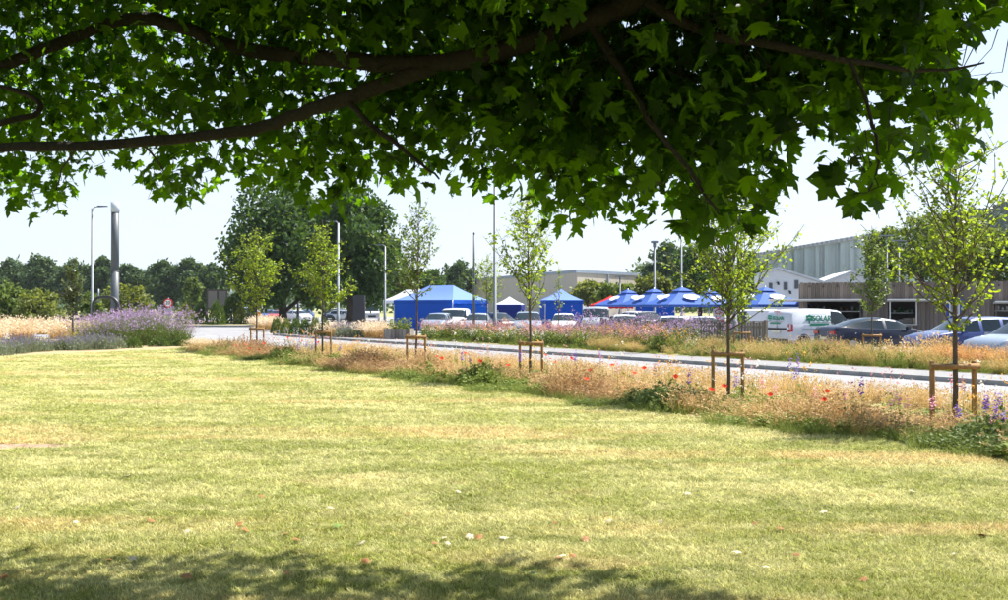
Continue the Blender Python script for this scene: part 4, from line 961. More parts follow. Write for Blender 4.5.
# beige warehouse
bw = empty('warehouse', W(575, 150, -.5)); inv = -Vector(bw.location)
tag(bw, 'long beige clad warehouse with blue-grey roof edge behind the gazebos', 'building')
def rel(o, root): o.location = Vector(o.location) - Vector(root.location); return o
def under(root, f):
    before = set(root.children); f()
    for o in root.children:
        if o not in before: o.location = Vector(o.location) - Vector(root.location)
A, B, C_ = W(440, 225), W(576, 150), W(660, 172); ztop = EYE + (306 - 271) / 1000 * 150 - .25
def f():
    vwall('w', Vector((A.x, A.y, 0)), Vector((B.x, B.y, 0)), -.5, ztop, 22, CLAD, bw, .2, .05)
    vwall('w', Vector((B.x, B.y, 0)), Vector((C_.x, C_.y, 0)), -.5, ztop, 9, CLAD, bw, .2, .05)
    D_ = A + (C_ - B)
    MB().prism([(B.x, B.y - .3), (C_.x + .3, C_.y), (D_.x, D_.y), (A.x - .3, A.y)], ztop, ztop + .45).build('roof', ROOFE, bw)
    MB().prism([(B.x, B.y + .4), (C_.x - .3, C_.y + .3), (D_.x, D_.y - .5), (A.x + .5, A.y + .3)], -.5, ztop - .02).build('core', CLAD, bw)
    for fx in (.35, .72):
        p = B.lerp(C_, fx); MB().box((p.x, p.y - .12, ztop / 2), (.25, .25, ztop + .6), 0, math.atan2(C_.y - B.y, C_.x - B.x)).build('downpipe', ROOFE, bw)
under(bw, f)
# pale green shed at the right
gs = empty('industrial_shed', W(872, 88, -.5)); tag(gs, 'tall pale green ribbed shed rising behind the white gabled building', 'building')
A, B = W(752, 122), W(880, 86); ztop = EYE + (306 - 236) / 1000 * 88
def f():
    vwall('w', Vector((A.x, A.y, 0)), Vector((B.x, B.y, 0)), -.5, ztop - .1, 46, GREENC, gs, .15, .06)
    n_ = Vector((-(B - A).y, (B - A).x, 0)).normalized(); back = n_ * 22
    MB().prism([(A.x, A.y), (B.x, B.y), (B.x + back.x, B.y + back.y), (A.x + back.x, A.y + back.y)], -.5, ztop - .14).build('core', GREENC, gs)
    e = n_ * -.25
    MB().prism([(A.x + e.x, A.y + e.y), (B.x + e.x, B.y + e.y), (B.x + back.x, B.y + back.y), (A.x + back.x, A.y + back.y)], ztop - .1, ztop + .18).build('roof', mat('shed_roof', (.45, .46, .45), .6, .15, .5), gs)
    for i in range(30):
        p = A.lerp(B, (i + .5) / 30) + e * 1.1
        MB().box((p.x, p.y, ztop + .08), (.5, .05, .22), 0, math.atan2((B - A).y, (B - A).x)).build('eaves_tile', mat('eaves_tile', (.35, .36, .36), .7, .2, 2), gs)
under(gs, f)
# white gabled building
wg = empty('gabled_building', W(815, 78, -.5)); tag(wg, 'white rendered building with low twin gables and small dark windows', 'building')
def f():
    Y = 78; prof = [(764, 340), (764, 272.5), (777, 269), (823, 283), (851, 272.5), (882, 283), (882, 340)]
    pf = [PX(x, y, Y) for x, y in prof]; k = len(pf); mb = MB(); dv = Vector((1.5, 9, 0))
    mb.add(pf + [p + dv for p in pf], [tuple(range(k))] + [(i, (i + 1) % k, k + (i + 1) % k, k + i)[::-1] for i in range(k)]).build('wall', WHITEW, wg)
    for i in range(1, 5):
        a, b = pf[i], pf[i + 1]; mb = MB(); o_ = Vector((0, -.3, 0)); up = Vector((0, 0, .16))
        mb.add([a + o_, b + o_, b + dv, a + dv, a + o_ + up, b + o_ + up, b + dv + up, a + dv + up], [(0, 3, 2, 1), (4, 5, 6, 7), (0, 1, 5, 4), (1, 2, 6, 5), (2, 3, 7, 6), (3, 0, 4, 7)]).build('roof_slope', mat('gable_roof', (.5, .52, .54), .5, .1, 1), wg)
    for x, y, w, h in [(770.5, 286, 3.4, 6.5), (785.6, 286, 4.2, 8), (796.5, 284.5, 4, 9)]:
        c = PX(x, y, Y); fr = MB(); ww, hh = w * .078, h * .078
        o = MB().box((c.x, c.y - .02, c.z), (ww, .08, hh)).build('window', mat('window_frame_grey', (.25, .27, .29), .5), wg)
        for dx in (-.25, .25):
            MB().box((c.x + dx * ww, c.y - .075, c.z), (ww * .40, .03, hh * .88)).build('pane', DARKG, o)
    for x, y in [(777.3, 282.5), (789.4, 291.5)]:
        c = PX(x, y, Y); MB().tube([c + Vector((0, -.02, 0)), c + Vector((0, -.3, 0)), c + Vector((0, -.3, -.2))], [.07, .06, .1], 8).build('wall_lamp', RUBBER, wg)
under(wg, f)
for o in wg.children:
    if o.name.startswith('window'):
        for c in o.children: pass
# timber building
BOARD = mat('weathered_board', (.145, .112, .088), .85, .3, 1.2, .5, col2=(.235, .20, .175), rnd=.38, stretch=(4, 4, .35))
tb = empty('timber_building', W(800, 55, -.4)); tag(tb, 'weathered upright-board timber building with open serving hatches and blue door', 'building')
A = W(800, 55); B = W(1060, 50.6); A.z = B.z = 0; d = B - A; L = d.length; u = d / L; ang = math.atan2(u.y, u.x); nb_ = Vector((-u.y, u.x, 0))
def along(x):    # distance along the facade seen at column x
    k = (x - CX) / FPX; # A.x+u.x*q = k*(A.y+u.y*q)
    return (k * A.y - A.x) / (u.x - k * u.y)
def zat(y, x): 
    p = A + u * along(x); return EYE - (y - HZ) / FPX * p.y
TOPZ = EYE + .0232 * 55
openings = [(along(806), along(861.5), zat(322, 830), zat(301, 830)), (along(889), along(917.5), zat(324, 905), zat(301, 905)), (along(946), along(963.5), -.5, zat(299, 955)), (along(995), along(1040), zat(322, 1000), zat(303, 1000))]
def f():
    w = .205; n = int(L / w); cache = {}
    for i in range(n):
        q = (i + .5) * w; segs = [(-.45, TOPZ)]
        for a, b, z0, z1 in openings:
            if a < q < b:
                segs = [sg for sg in ((-.45, z0), (z1, TOPZ)) if sg[1] - sg[0] > .05]
        th = .05 + .018 * (i % 2)
        for z0, z1 in segs:
            z1j = z1 + (random.choice([0, .01, -.012]) if z1 == TOPZ else 0); key = (round(z0, 2), round(z1j, 3), i % 2)
            if key not in cache: cache[key] = MB().box((0, -th / 2, (z0 + z1j) / 2), (w - .012, th, z1j - z0)).mesh('board', BOARD)
            p = A + u * q; link('board', cache[key], tb, (p.x, p.y, 0), ang)
    def B_(name, q0, q1, e0, e1, z0, z1, m, parent=tb):
        c = A + u * ((q0 + q1) / 2) + nb_ * ((e0 + e1) / 2); return MB().box((0, 0, 0), (q1 - q0, e1 - e0, z1 - z0)).build(name, m, parent, (c.x, c.y, (z0 + z1) / 2), ang)
    INT = mat('kiosk_interior', (.10, .09, .08), .8, .3, 1); STEEL = mat('kiosk_steel', (.45, .46, .47), .35, .1, 2, metallic=.6); FLAP = mat('hatch_flap', (.62, .62, .60), .6, .1, 2)
    B_('roof', -.05, L, .0, 5, TOPZ - .18, TOPZ - .06, ROOFE); B_('back_wall', 0, L, 4.6, 4.8, -.45, TOPZ - .2, INT); B_('floor', 0, L, .02, 4.6, -.45, -.2, INT)
    B_('side_wall', -.06, .0, .0, 4.8, -.45, TOPZ - .1, BOARD)
    qa = 0.0
    for a, b, z0, z1 in openings + [(L, L, 0, 0)]:
        B_('inner_wall', qa + .02, max(a - .02, qa + .05), .03, .08, -.45, TOPZ - .2, INT); qa = b
    for i, (a, b, z0, z1) in enumerate(openings):
        if i == 2: continue
        B_('inner_wall', a + .01, b - .01, .035, .085, z1 + .01, TOPZ - .2, INT)
        B_('inner_wall', a + .01, b - .01, .035, .085, -.4, z0 - .05, INT)
        fo = B_('hatch_flap', a - (1.9 if i == 0 else .1), b + (.9 if i == 1 else .0), -1.15, -.1, z1 + .0, z1 + .07, FLAP)
        fo.rotation_euler.x = R(-4)
        B_('counter', a, b, -.25, .5, z0 - .045, z0, STEEL)
        B_('shelf', a + .1, b - .1, 2.4, 2.8, z0 + .55, z0 + .6, STEEL)
        for k in range(9):
            q = a + .2 + (b - a - .4) * k / 8; h = random.uniform(.12, .32)
            it = MB(); it.tube([(0, 0, 0), (0, 0, h * .7), (0, 0, h)], [.07, .07, .04], 8); c = A + u * q + nb_ * random.uniform(2.5, 2.7); it.build('jar', random.choice([STEEL, WHITEW, mat('jar_brown', (.25, .12, .05), .4), mat('jar_green', (.08, .2, .08), .4)]), tb, (c.x, c.y, z0 + .6))
            if k % 2 == 0: B_('crate', q, q + random.uniform(.2, .4), .1, .45, z0 + .001, z0 + random.uniform(.12, .35), random.choice([STEEL, INT, mat('crate_wood', (.4, .3, .18), .7)]))
        for q in (a + .05, b - .05): B_('hatch_post', q - .03, q + .03, -.09, -.02, z0, z1, WHITEW if i == 1 else INT)
    a, b, z0, z1 = openings[2]; BLUE = mat('door_blue', (.015, .05, .28), .45, .1, 2)
    dr = B_('door', a + .08, b - .08, -.02, .04, -.42, z1 - .06, BLUE); 
    for q0, q1, zz0, zz1 in ((a, a + .07, -.42, z1), (b - .07, b, -.42, z1), (a + .071, b - .071, z1 - .055, z1)): B_('door_frame', q0, q1, -.08, .05, zz0, zz1, BLUE)
    pq = (along(949) , along(959.5)); zz = (zat(315.5, 954), zat(302, 954))
    B_('door_poster', pq[0], pq[1], -.05, -.025, zz[0], zz[1], mat('poster_white', (.6, .6, .58), .6)); B_('poster_print', pq[0] + .07, pq[1] - .07, -.06, -.052, zz[0] + .1, zz[1] - .08, mat('poster_grey', (.22, .24, .26), .5, .4, 6))
    for k in range(16):
        q = .5 + k * .72; c = A + u * q + nb_ * -.10; o = MB().box((0, 0, 0), (.06, .06, .09)).build('bracket', RUBBER, tb, (c.x, c.y, TOPZ - .22), ang)
under(tb, f)

# ------------------------------------------------------------------ timber fence and planter
fr = empty('timber_fence', ST(0, 0) + W(700, YT(700, 31.2), -.23)); tag(fr, 'grey timber paling fence between the meadow and the parked cars', 'fence')
PAL = mat('paling', (.21, .175, .145), .85, .25, 1.5, .4, rnd=.25, col2=(.28, .25, .22), stretch=(4, 4, .4))
def f():
    p0, p1 = W(603, YT(603, 31.2)), W(767, YT(767, 31.2)); d = p1 - p0; L = d.length; u = d / L; ang = math.atan2(u.y, u.x); n = int(L / .155)
    me = [MB().box((0, 0, .36 + e), (.125, .022, 1.19)).mesh('paling', PAL) for e in (0, .012, -.01)]
    for i in range(n):
        p = p0 + u * (i + .5) * L / n; link('paling', me[(i * 7) % 3], fr, (p.x, p.y, 0), ang)
    m2 = MB().box((0, 0, .38), (.11, .11, 1.32)).mesh('post', PAL)
    k = int(L / 2.45)
    for i in range(k + 1):
        p = p0 + u * L * i / k + Vector((u.y, -u.x, 0)) * .075; link('post', m2, fr, (p.x, p.y, 0), ang)
    for z in (.0, .75):
        c = (p0 + p1) / 2 - Vector((u.y, -u.x, 0)) * .04; MB().box((0, 0, 0), (L, .04, .09)).build('rail', PAL, fr, (c.x, c.y, z), ang)
    c = (p0 + p1) / 2; MB().box((0, 0, 0), (L + .1, .13, .03)).build('capping', PAL, fr, (c.x, c.y, .985), ang)
under(fr, f)
pl = empty('timber_planter', W(399, 55.5, -.23), R(-10)); tag(pl, 'grey timber box planter left of the pink flower bed', 'planter')
for i in range(7):
    MB().box((-.62 + i * .207, -.4, .29), (.19, .04, .58)).build('board', PAL, pl)
for s in (-1, 1): MB().box((s * .74, 0, .29), (.04, .84, .58)).build('end_board', PAL, pl)
MB().box((0, .40, .29), (1.44, .04, .58)).build('back_board', PAL, pl)
MB().box((0, 0, .25), (1.4, .74, .5)).build('soil', SOIL, pl)
o = bpy.data.objects.new('herb_plant', T_HERB[0].data); COL.objects.link(o); o.location = W(396, 55.5, .3); o.scale = (3.0, 1.6, 1.5); tag(o, 'leafy green plant in the timber planter, left half', 'plant')
o = bpy.data.objects.new('herb_plant', T_HERB[1].data); COL.objects.link(o); o.location = W(406, 55.3, .3); o.scale = (2.6, 1.6, 1.7); tag(o, 'leafy green plant in the timber planter, right half', 'plant')
# low grey slatted tree guard rails behind the meadow
lg = empty('low_slat_fence', W(760, YT(760, 30.4), -.23)); tag(lg, 'low grey slat edging at the foot of the white van', 'fence')
def f():
    p0, p1 = W(742, YT(742, 30.4)), W(806, YT(806, 30.4)); d = p1 - p0; L = d.length; u = d / L; ang = math.atan2(u.y, u.x); n = int(L / .2)
    me = MB().box((0, 0, .02), (.13, .025, .5)).mesh('slat', PAL)
    for i in range(n):
        p = p0 + u * (i + .5) * L / n; link('slat', me, lg, (p.x, p.y, 0), ang)
    c = (p0 + p1) / 2 + Vector((0, .03, 0)); MB().box((0, 0, 0), (L, .03, .06)).build('rail', PAL, lg, (c.x, c.y, .15), ang)
under(lg, f)

# ------------------------------------------------------------------ lamp posts, masts, signs
GALV = mat('galvanised', (.17, .19, .21), .5, .08, 3, metallic=.2)
MAST = mat('mast_grey', (.075, .088, .10), .5, .08, 1.5)
def lamp(x, ytop, Y, zg, r, label, arm=None, head=None):
    root = empty('lamp_post', W(x, Y, zg)); H = EYE - (ytop - HZ) / FPX * Y - zg
    mb = MB(); mb.tube([(0, 0, -.2), (0, 0, 1.2), (0, 0, 1.22), (0, 0, H)], [r * 1.25, r * 1.25, r, r * .75], 10); p = mb.build('pole', GALV, root)
    MB().box((0, -r * 1.25, .75), (r * 1.1, .03, .5)).build('access_door', GALV, root)
    if arm:
        a = arm; MB().tube([(0, 0, H - .05), (a * .5, 0, H + .06), (a, 0, H + .1)], .035, 6).build('arm', GALV, root)
        mb = MB(); s = 1 if a > 0 else -1
        mb.add([(a, -.12, H + .06), (a + s * .62, -.09, H + .09), (a + s * .62, .09, H + .09), (a, .12, H + .06), (a, -.09, H + .16), (a + s * .6, -.06, H + .15), (a + s * .6, .06, H + .15), (a, .09, H + .16)], [(0, 1, 2, 3), (7, 6, 5, 4), (0, 4, 5, 1), (1, 5, 6, 2), (2, 6, 7, 3), (3, 7, 4, 0)]).build('lamp_head', MAST, root)
    elif head == 'T':
        MB().box((0, 0, H + .04), (1.0, .18, .1)).build('lamp_head', GALV, root)
    elif head == 'cam':
        mb = MB(); mb.box((0, 0, H + .08), (.5, .3, .16)); mb.tube([(.0, 0, H - .3), (0, 0, H)], .12, 8); mb.build('lamp_head', GALV, root)
    tag(root, label, 'lamp post', 'lamp posts'); return root
lamp(92, 208, 62, 0, .085, 'slim lamp post rising from the left bed', .35)
lamp(338, 223, 63.5, -.23, .095, 'lamp post beside the hedge in front of the right oak', -.15)
lamp(298, 251, 112, -.35, .13, 'far lamp post above the red parked car', -.2)
lamp(385, 246, 78, -.35, .085, 'lamp post left of the large blue gazebo', -.2)
lamp(495, 150, 53.5, -.23, .095, 'tall lamp post standing in the pink flower bed', .4)
lamp(654.5, 243, 74, -.35, .085, 'lamp post between the blue parasols', None, 'cam')
lamp(681.5, 225, 84, -.35, .09, 'lamp post behind the parasol left of the thick lamp post', None, 'T')
lamp(734.5, 120, 41, -.23, .115, 'thick lamp post beyond the pavement with a dark foot', .4)
lamp(887, 236, 70, -.35, .08, 'left of two T-headed lamps above the timber building', None, 'T')
lamp(899, 241, 72, -.35, .08, 'right of two T-headed lamps above the timber building', None, 'T')
lamp(620, 277, 95, -.35, .08, 'short far lamp in front of the warehouse', None, 'T')
lamp(231, 272, 130, -.35, .09, 'distant lamp behind the billboard frame', None, 'T')
b = W(734.5, 41); MB().tube([(0, 0, -.25), (0, 0, .22)], .15, 12).build('post_foot', RUBBER, [o for o in bpy.data.objects if o.get('label', '').startswith('thick lamp')][0])
lb = [o for o in bpy.data.objects if o.get('label', '').startswith('thick lamp')][0]
MB().box((-.19, 0, 2.1), (.13, .2, .62)).build('control_box', MAST, lb)
fp_ = empty('flagpole', W(474, 62, -.35)); H = EYE + .072 * 62 + .35
MB().tube([(0, 0, -.1), (0, 0, H * .5), (0, 0, H)], [.09, .075, .05], 10).build('pole', MAST, fp_); MB().tube([(0, 0, H), (0, 0, H + .12)], [.07, .03], 8).build('finial', MAST, fp_); tag(fp_, 'bare grey flagpole in front of the large blue gazebo', 'flagpole')
m_ = empty('grey_mast', W(115, 66, -.2)); H = EYE + .104 * 66 + .2
for z0, z1 in ((-.3, 4.1), (4.13, H - .7)):
    MB().tube([(0, 0, z0), (0, 0, z1)], [.285 - .012 * z0 / 4, .285 - .012 * z1 / 4], 8).build('mast_section', MAST, m_)
MB().tube([(0, 0, H - .68), (0, 0, H)], [.29, .29], 8).build('cap', mat('mast_cap', (.45, .52, .58), .5), m_)
MB().tube([(0, 0, 4.09), (0, 0, 4.14)], .30, 8).build('flange', MAST, m_)
tag(m_, 'thick grey faceted mast rising behind the purple verbena', 'mast')
BLK = mat('black_pipe', (.02, .021, .024), .45)
bp_ = empty('bent_pipe', W(107, 60, 0)); pts_ = [PX(93, 312, 60), PX(93.5, 303, 60), PX(97, 298.2, 60), PX(104, 297, 60), PX(111, 297.3, 60), PX(116, 301, 60), PX(117.5, 306, 60), PX(117, 316, 60), PX(117, 332, 60)]
mb = MB(); P_, Q_ = smooth_path([p - Vector(bp_.location) for p in [PX(93, 332, 60)] + pts_], [.09] + [.09] * 5 + [.13, .16, .17, .17]); mb.tube(P_, Q_, 9); mb.build('pipe', BLK, bp_)
MB().tube([(PX(98.5, 289, 60) - Vector(bp_.location)), (PX(98.5, 303, 60) - Vector(bp_.location))], .06, 8).build('vent', GALV, bp_)
tag(bp_, 'black bent pipe arching at the foot of the grey mast', 'pipe')
def text(body, size, m, parent, loc, rot, name='lettering', ext=.004, sx=1.0, bold=0.0):
    cu = bpy.data.curves.new(name, 'FONT'); cu.body = body; cu.size = size; cu.extrude = ext; cu.offset = bold; cu.align_x = 'CENTER'; cu.align_y = 'CENTER'
    t_ = bpy.data.objects.new(name, cu); COL.objects.link(t_); dg = bpy.context.evaluated_depsgraph_get(); dg.update()
    me = bpy.data.meshes.new_from_object(t_.evaluated_get(dg)); bpy.data.objects.remove(t_); me.materials.clear(); me.materials.append(m)
    o = link(name, me, parent, loc); o.rotation_euler = rot; o.scale = (sx, 1, 1); return o
sg = empty('speed_limit_sign', W(168.5, 60, 0)); RED = mat('sign_red', (.62, .02, .03), .4, .05); SWH = mat('sign_white', (.78, .78, .76), .4, .03); SBK = mat('sign_black', (.01, .01, .01), .5, .05)
MB().tube([(0, 0, -.2), (0, 0, 2.1)], .035, 8).build('post', GALV, sg)
MB().tube([(0, -.05, 1.78), (0, -.07, 1.78)], .27, 32).build('red_ring', RED, sg); MB().tube([(0, -.071, 1.78), (0, -.075, 1.78)], .195, 32).build('sign_face', SWH, sg)
text('20', .29, SBK, sg, (0, -.08, 1.78), (R(90), 0, 0), bold=.004)
MB().box((0, -.05, 1.27), (.44, .02, .42)).build('lower_plate', mat('plate_back', (.25, .28, .30), .5), sg)
tag(sg, 'round red-ringed 20 speed limit sign above the verbena', 'road sign')
tm_ = empty('totem_sign', W(359.3, 88, -.3), R(-6)); MB().box((0, 0, 1.42), (1.05, .22, 2.84)).build('slab', mat('totem_black', (.022, .024, .028), .5, .1, 1), tm_); MB().box((0, 0, .03), (1.25, .45, .08)).build('plinth', KERB, tm_)
tag(tm_, 'tall black totem slab in front of the white camper van', 'totem sign')
bf = empty('billboard_frame', W(217, 112, -.3)); BR = mat('billboard_brown', (.10, .085, .08), .7, .2, 1); BR2 = mat('billboard_panel', (.26, .23, .22), .6, .15, .6)
for dx in (-1.1, .05, 1.1): MB().box((dx, 0, 1.8), (.14, .14, 3.9)).build('post', BR, bf)
for z in (1.65, 3.68): MB().box((0, -.01, z), (2.4, .18, .16)).build('rail', BR, bf)
for dx in (-.52, .58): MB().box((dx, .02, 2.66), (.98, .05, 1.84)).build('panel', BR2, bf)
tag(bf, 'dark framed billboard behind the clipped shrubs', 'billboard')
st = empty('small_white_sign', W(264, 120, -.3)); MB().tube([(0, 0, 0), (0, 0, 2.2)], .04, 6).build('post', GALV, st); MB().box((0, -.05, 1.95), (.5, .03, .65)).build('plate', SWH, st); tag(st, 'small white sign plate left of the far parked cars', 'road sign')
st = empty('orange_sign_board', W(259, 118, -.3)); MB().box((0, 0, .75), (.35, .08, 1.0)).build('board', mat('orange_board', (.6, .25, .04), .6), st); MB().box((0, .05, .3), (.1, .08, .7)).build('leg', GALV, st); tag(st, 'small orange board by the far car park entrance', 'sign')

# ------------------------------------------------------------------ gazebos and parasols
def fabric(name, c, c2=None, tr=.3):
    m = leafmat(name, c, c2 or c, c, tr, .7, .2); return m
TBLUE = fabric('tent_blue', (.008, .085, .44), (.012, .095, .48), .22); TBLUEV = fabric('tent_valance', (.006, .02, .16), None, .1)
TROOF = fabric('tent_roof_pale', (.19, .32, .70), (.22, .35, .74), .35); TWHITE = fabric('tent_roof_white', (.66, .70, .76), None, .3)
PARA = fabric('parasol_blue', (.055, .13, .42), (.065, .14, .46), .25); TRED = fabric('canopy_red', (.55, .02, .02), None, .25); TALU = mat('tent_frame', (.55, .56, .58), .35, .05, metallic=.5)
def gazebo(loc, rz, Lx, Ly, he, hp, ridge, roofm, wallm, walls, label, val=.32, valm=None):
    root = empty('gazebo', loc, rz); x, y, r = Lx / 2, Ly / 2, ridge / 2
    c = [Vector((-x, -y, he)), Vector((x, -y, he)), Vector((x, y, he)), Vector((-x, y, he))]
    p = [Vector((-r, 0, hp)), Vector((r, 0, hp))] if ridge else [Vector((0, 0, hp))]
    def sag(a, b, cc, d=None, n=5):     # slightly sagging slope of a ridge strip between a-b (eave) and cc-d (top)
        mb = MB(); d = d or cc; vs_ = []
        for i in range(n + 1):
            f = i / n; q = -.14 * math.sin(math.pi * f) * (hp - he)
            for j in range(n + 1):
                g_ = j / n; e = a.lerp(b, g_); t_ = cc.lerp(d, g_); v = e.lerp(t_, f); v = v + Vector((0, 0, q * .6 + random.uniform(-.008, .008))); vs_.append(v)
        mb.add(vs_, [(i * (n + 1) + j, i * (n + 1) + j + 1, (i + 1) * (n + 1) + j + 1, (i + 1) * (n + 1) + j) for i in range(n) for j in range(n)], 0, True); return mb
    top = [(c[0], c[1], p[0], p[-1]), (c[1], c[2], p[-1], None), (c[2], c[3], p[-1], p[0]), (c[3], c[0], p[0], None)]
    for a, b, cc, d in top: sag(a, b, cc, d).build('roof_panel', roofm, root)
    for i in range(4):
        a, b = c[i], c[(i + 1) % 4]; o_ = Vector((0, 0, -val)); n_ = Vector(((b - a).y, -(b - a).x, 0)).normalized() * .02
        mb = MB(); k = 12
        vs_ = []
        for j in range(k + 1):
            f = j / k; e = a.lerp(b, f) + n_; vs_ += [e, e + o_ + Vector((0, 0, .05 * (j % 2)))]
        mb.add(vs_, [(2 * j, 2 * j + 1, 2 * j + 3, 2 * j + 2) for j in range(k)]).build('valance', valm or wallm, root)
        MB().tube([(a.x * .985, a.y * .985, 0), (a.x * .985, a.y * .985, he)], .035, 6).build('leg', TALU, root)
        if i in walls:
            mb = MB(); k = 14; vs_ = []
            for j in range(k + 1):
                f = j / k; e = a.lerp(b, f) - n_ * (1 + 1.2 * math.sin(j * 2.1)); vs_ += [(e.x, e.y, .03), (e.x, e.y, he - .05)]
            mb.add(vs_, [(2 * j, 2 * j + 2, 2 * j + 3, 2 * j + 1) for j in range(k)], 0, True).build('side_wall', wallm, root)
    tag(root, label, 'gazebo'); return root
gz = W(441, 80.5, -.35)
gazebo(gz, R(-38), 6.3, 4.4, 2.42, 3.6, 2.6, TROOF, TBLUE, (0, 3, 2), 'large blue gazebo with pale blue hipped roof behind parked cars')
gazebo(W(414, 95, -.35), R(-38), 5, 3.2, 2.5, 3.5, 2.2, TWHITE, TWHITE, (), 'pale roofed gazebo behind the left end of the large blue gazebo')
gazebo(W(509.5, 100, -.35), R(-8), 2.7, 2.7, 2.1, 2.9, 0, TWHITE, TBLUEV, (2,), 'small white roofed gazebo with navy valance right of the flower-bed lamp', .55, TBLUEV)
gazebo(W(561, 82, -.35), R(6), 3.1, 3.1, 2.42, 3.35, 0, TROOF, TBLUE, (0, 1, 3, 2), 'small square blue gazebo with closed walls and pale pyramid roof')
gazebo(W(611, 76, -.35), R(12), 2.6, 2.6, 2.05, 2.75, 0, TRED, TRED, (), 'red canopy behind the white cars left of the parasols', .3)
# blue wall panels behind the parasols
sw = empty('blue_screen_wall', W(655, 76, -.35)); MB().box((0, 0, 1.25), (3.0, .05, 2.4)).build('screen', TBLUE, sw)
for dx in (-1.5, 1.5): MB().tube([(dx, 0, 0), (dx, 0, 2.55)], .035, 6).build('leg', TALU, sw)
tag(sw, 'plain blue fabric screen standing under the parasols', 'screen')
LOGO = mat('logo_white', (.80, .82, .85), .6, .03)
def logo_mesh():
    """white ellipse with a swoosh cut into its right side"""
    n = 40; a_, b_ = .42, .26; out = []
    for i in range(n):
        t_ = 2 * math.pi * i / n; out.append((a_ * math.cos(t_), b_ * math.sin(t_)))
    pts_ = []
    for x, y in out:
        t_ = math.atan2(y / b_, x / a_)
        if -1.15 < t_ < -.15: k = 1 - .55 * math.sin((t_ + 1.15) / 1.0 * math.pi) ; x, y = x * (.35 + .65 * k), y * k
        pts_.append((x, y, 0))
    return MB().add([(0.0, .05, 0)] + pts_, [(0, i + 1, (i + 1) % n + 1) for i in range(n)]).mesh('logo', LOGO)
LG = logo_mesh()
def parasol(loc, rz, S, he, hp, label):
    root = empty('parasol', loc, rz); h = S / 2
    c = [Vector((-h, -h, he)), Vector((h, -h, he)), Vector((h, h, he)), Vector((-h, h, he))]; ap = Vector((0, 0, hp))
    for i in range(4):
        a, b = c[i], c[(i + 1) % 4]; mb = MB(); n = 6; vs_ = []
        for k in range(n + 1):
            f = k / n * .84
            for j in range(n + 1):
                g_ = j / n; e = a.lerp(b, g_).lerp(ap, f); e.z -= .05 * math.sin(math.pi * f) + .05 * math.sin(math.pi * g_) * (1 - f); vs_.append(e)
        mb.add(vs_, [(k * (n + 1) + j, k * (n + 1) + j + 1, (k + 1) * (n + 1) + j + 1, (k + 1) * (n + 1) + j) for k in range(n) for j in range(n)], 0, True).build('canopy_panel', PARA, root)
        a2, b2 = a.lerp(ap, .74) + Vector((0, 0, .07)), b.lerp(ap, .74) + Vector((0, 0, .07)); MB().add([a2, b2, ap + Vector((0, 0, .06))], [(0, 1, 2)]).build('vent_flap', PARA, root)
        MB().add([a, b, b + Vector((0, 0, -.16)), a + Vector((0, 0, -.16))], [(0, 1, 2, 3)]).build('valance', PARA, root)
        m_ = (a + b) / 2; mid = m_.lerp(ap, .36); ex = (b - a).normalized(); ey = (ap - m_).normalized(); ez = ex.cross(ey)
        o = link('logo', LG, root); M4 = Matrix((ex, ey, ez)).transposed().to_4x4(); o.matrix_local = Matrix.Translation(mid + ez * .10) @ M4 @ Matrix.Scale(S / 2.9, 4)
        MB().tube([ap + Vector((0, 0, -.3)), a + Vector((0, 0, .0))], .02, 5).build('rib', TALU, root)
    MB().tube([(0, 0, 0), (0, 0, hp + .1)], .04, 8).build('pole', TALU, root); MB().box((0, 0, .06), (.9, .9, .12)).build('base', KERB, root)
    tag(root, label, 'parasol', 'blue parasols with white logos')
parasol(W(628, 72, -.35), R(28), 3.5, 2.05, 3.1, 'blue parasol with white logo behind the red canopy')
parasol(W(654, 67, -.35), R(24), 3.5, 2.05, 3.08, 'blue parasol with white logo in front of the capped lamp')
parasol(W(682, 62, -.35), R(18), 3.7, 2.05, 3.08, 'largest blue parasol with white logo left of the thick lamp post')
parasol(W(709, 70, -.35), R(20), 3.4, 2.05, 3.05, 'blue parasol with white logo above the red and white banner')
parasol(W(765, 60, -.35), R(22), 3.7, 2.05, 3.05, 'blue parasol with white logo beside the white gabled building')
bn = empty('banner', W(719, 62, -.35)); BW = mat('banner_white', (.7, .68, .66), .6); BRD = mat('banner_red', (.55, .02, .04), .6)
MB().box((0, 0, 1.55), (.66, .03, 1.15)).build('panel', BW, bn); MB().box((0, -.02, 1.05), (.66, .012, .15)).build('lower_band', BRD, bn)
for k, (dx, z, rr_, a0, a1) in enumerate([(-.12, 1.95, .13, 0, 5), (.12, 1.82, .14, 2, 6.5), (-.1, 1.6, .15, 1, 5.5), (.14, 1.45, .13, -1, 3.5), (-.08, 1.28, .12, 2.5, 7)]):
    MB().tube([(dx + rr_ * math.cos(a), -.022, z + rr_ * math.sin(a) * .8) for a in np.linspace(a0, a1, 10)], .03, 5).build('swirl', BRD, bn)
for dx in (-.36, .36): MB().tube([(dx, 0, 0), (dx, 0, 2.2)], .02, 6).build('post', TALU, bn)
tag(bn, 'red and white patterned banner under the parasols', 'banner')

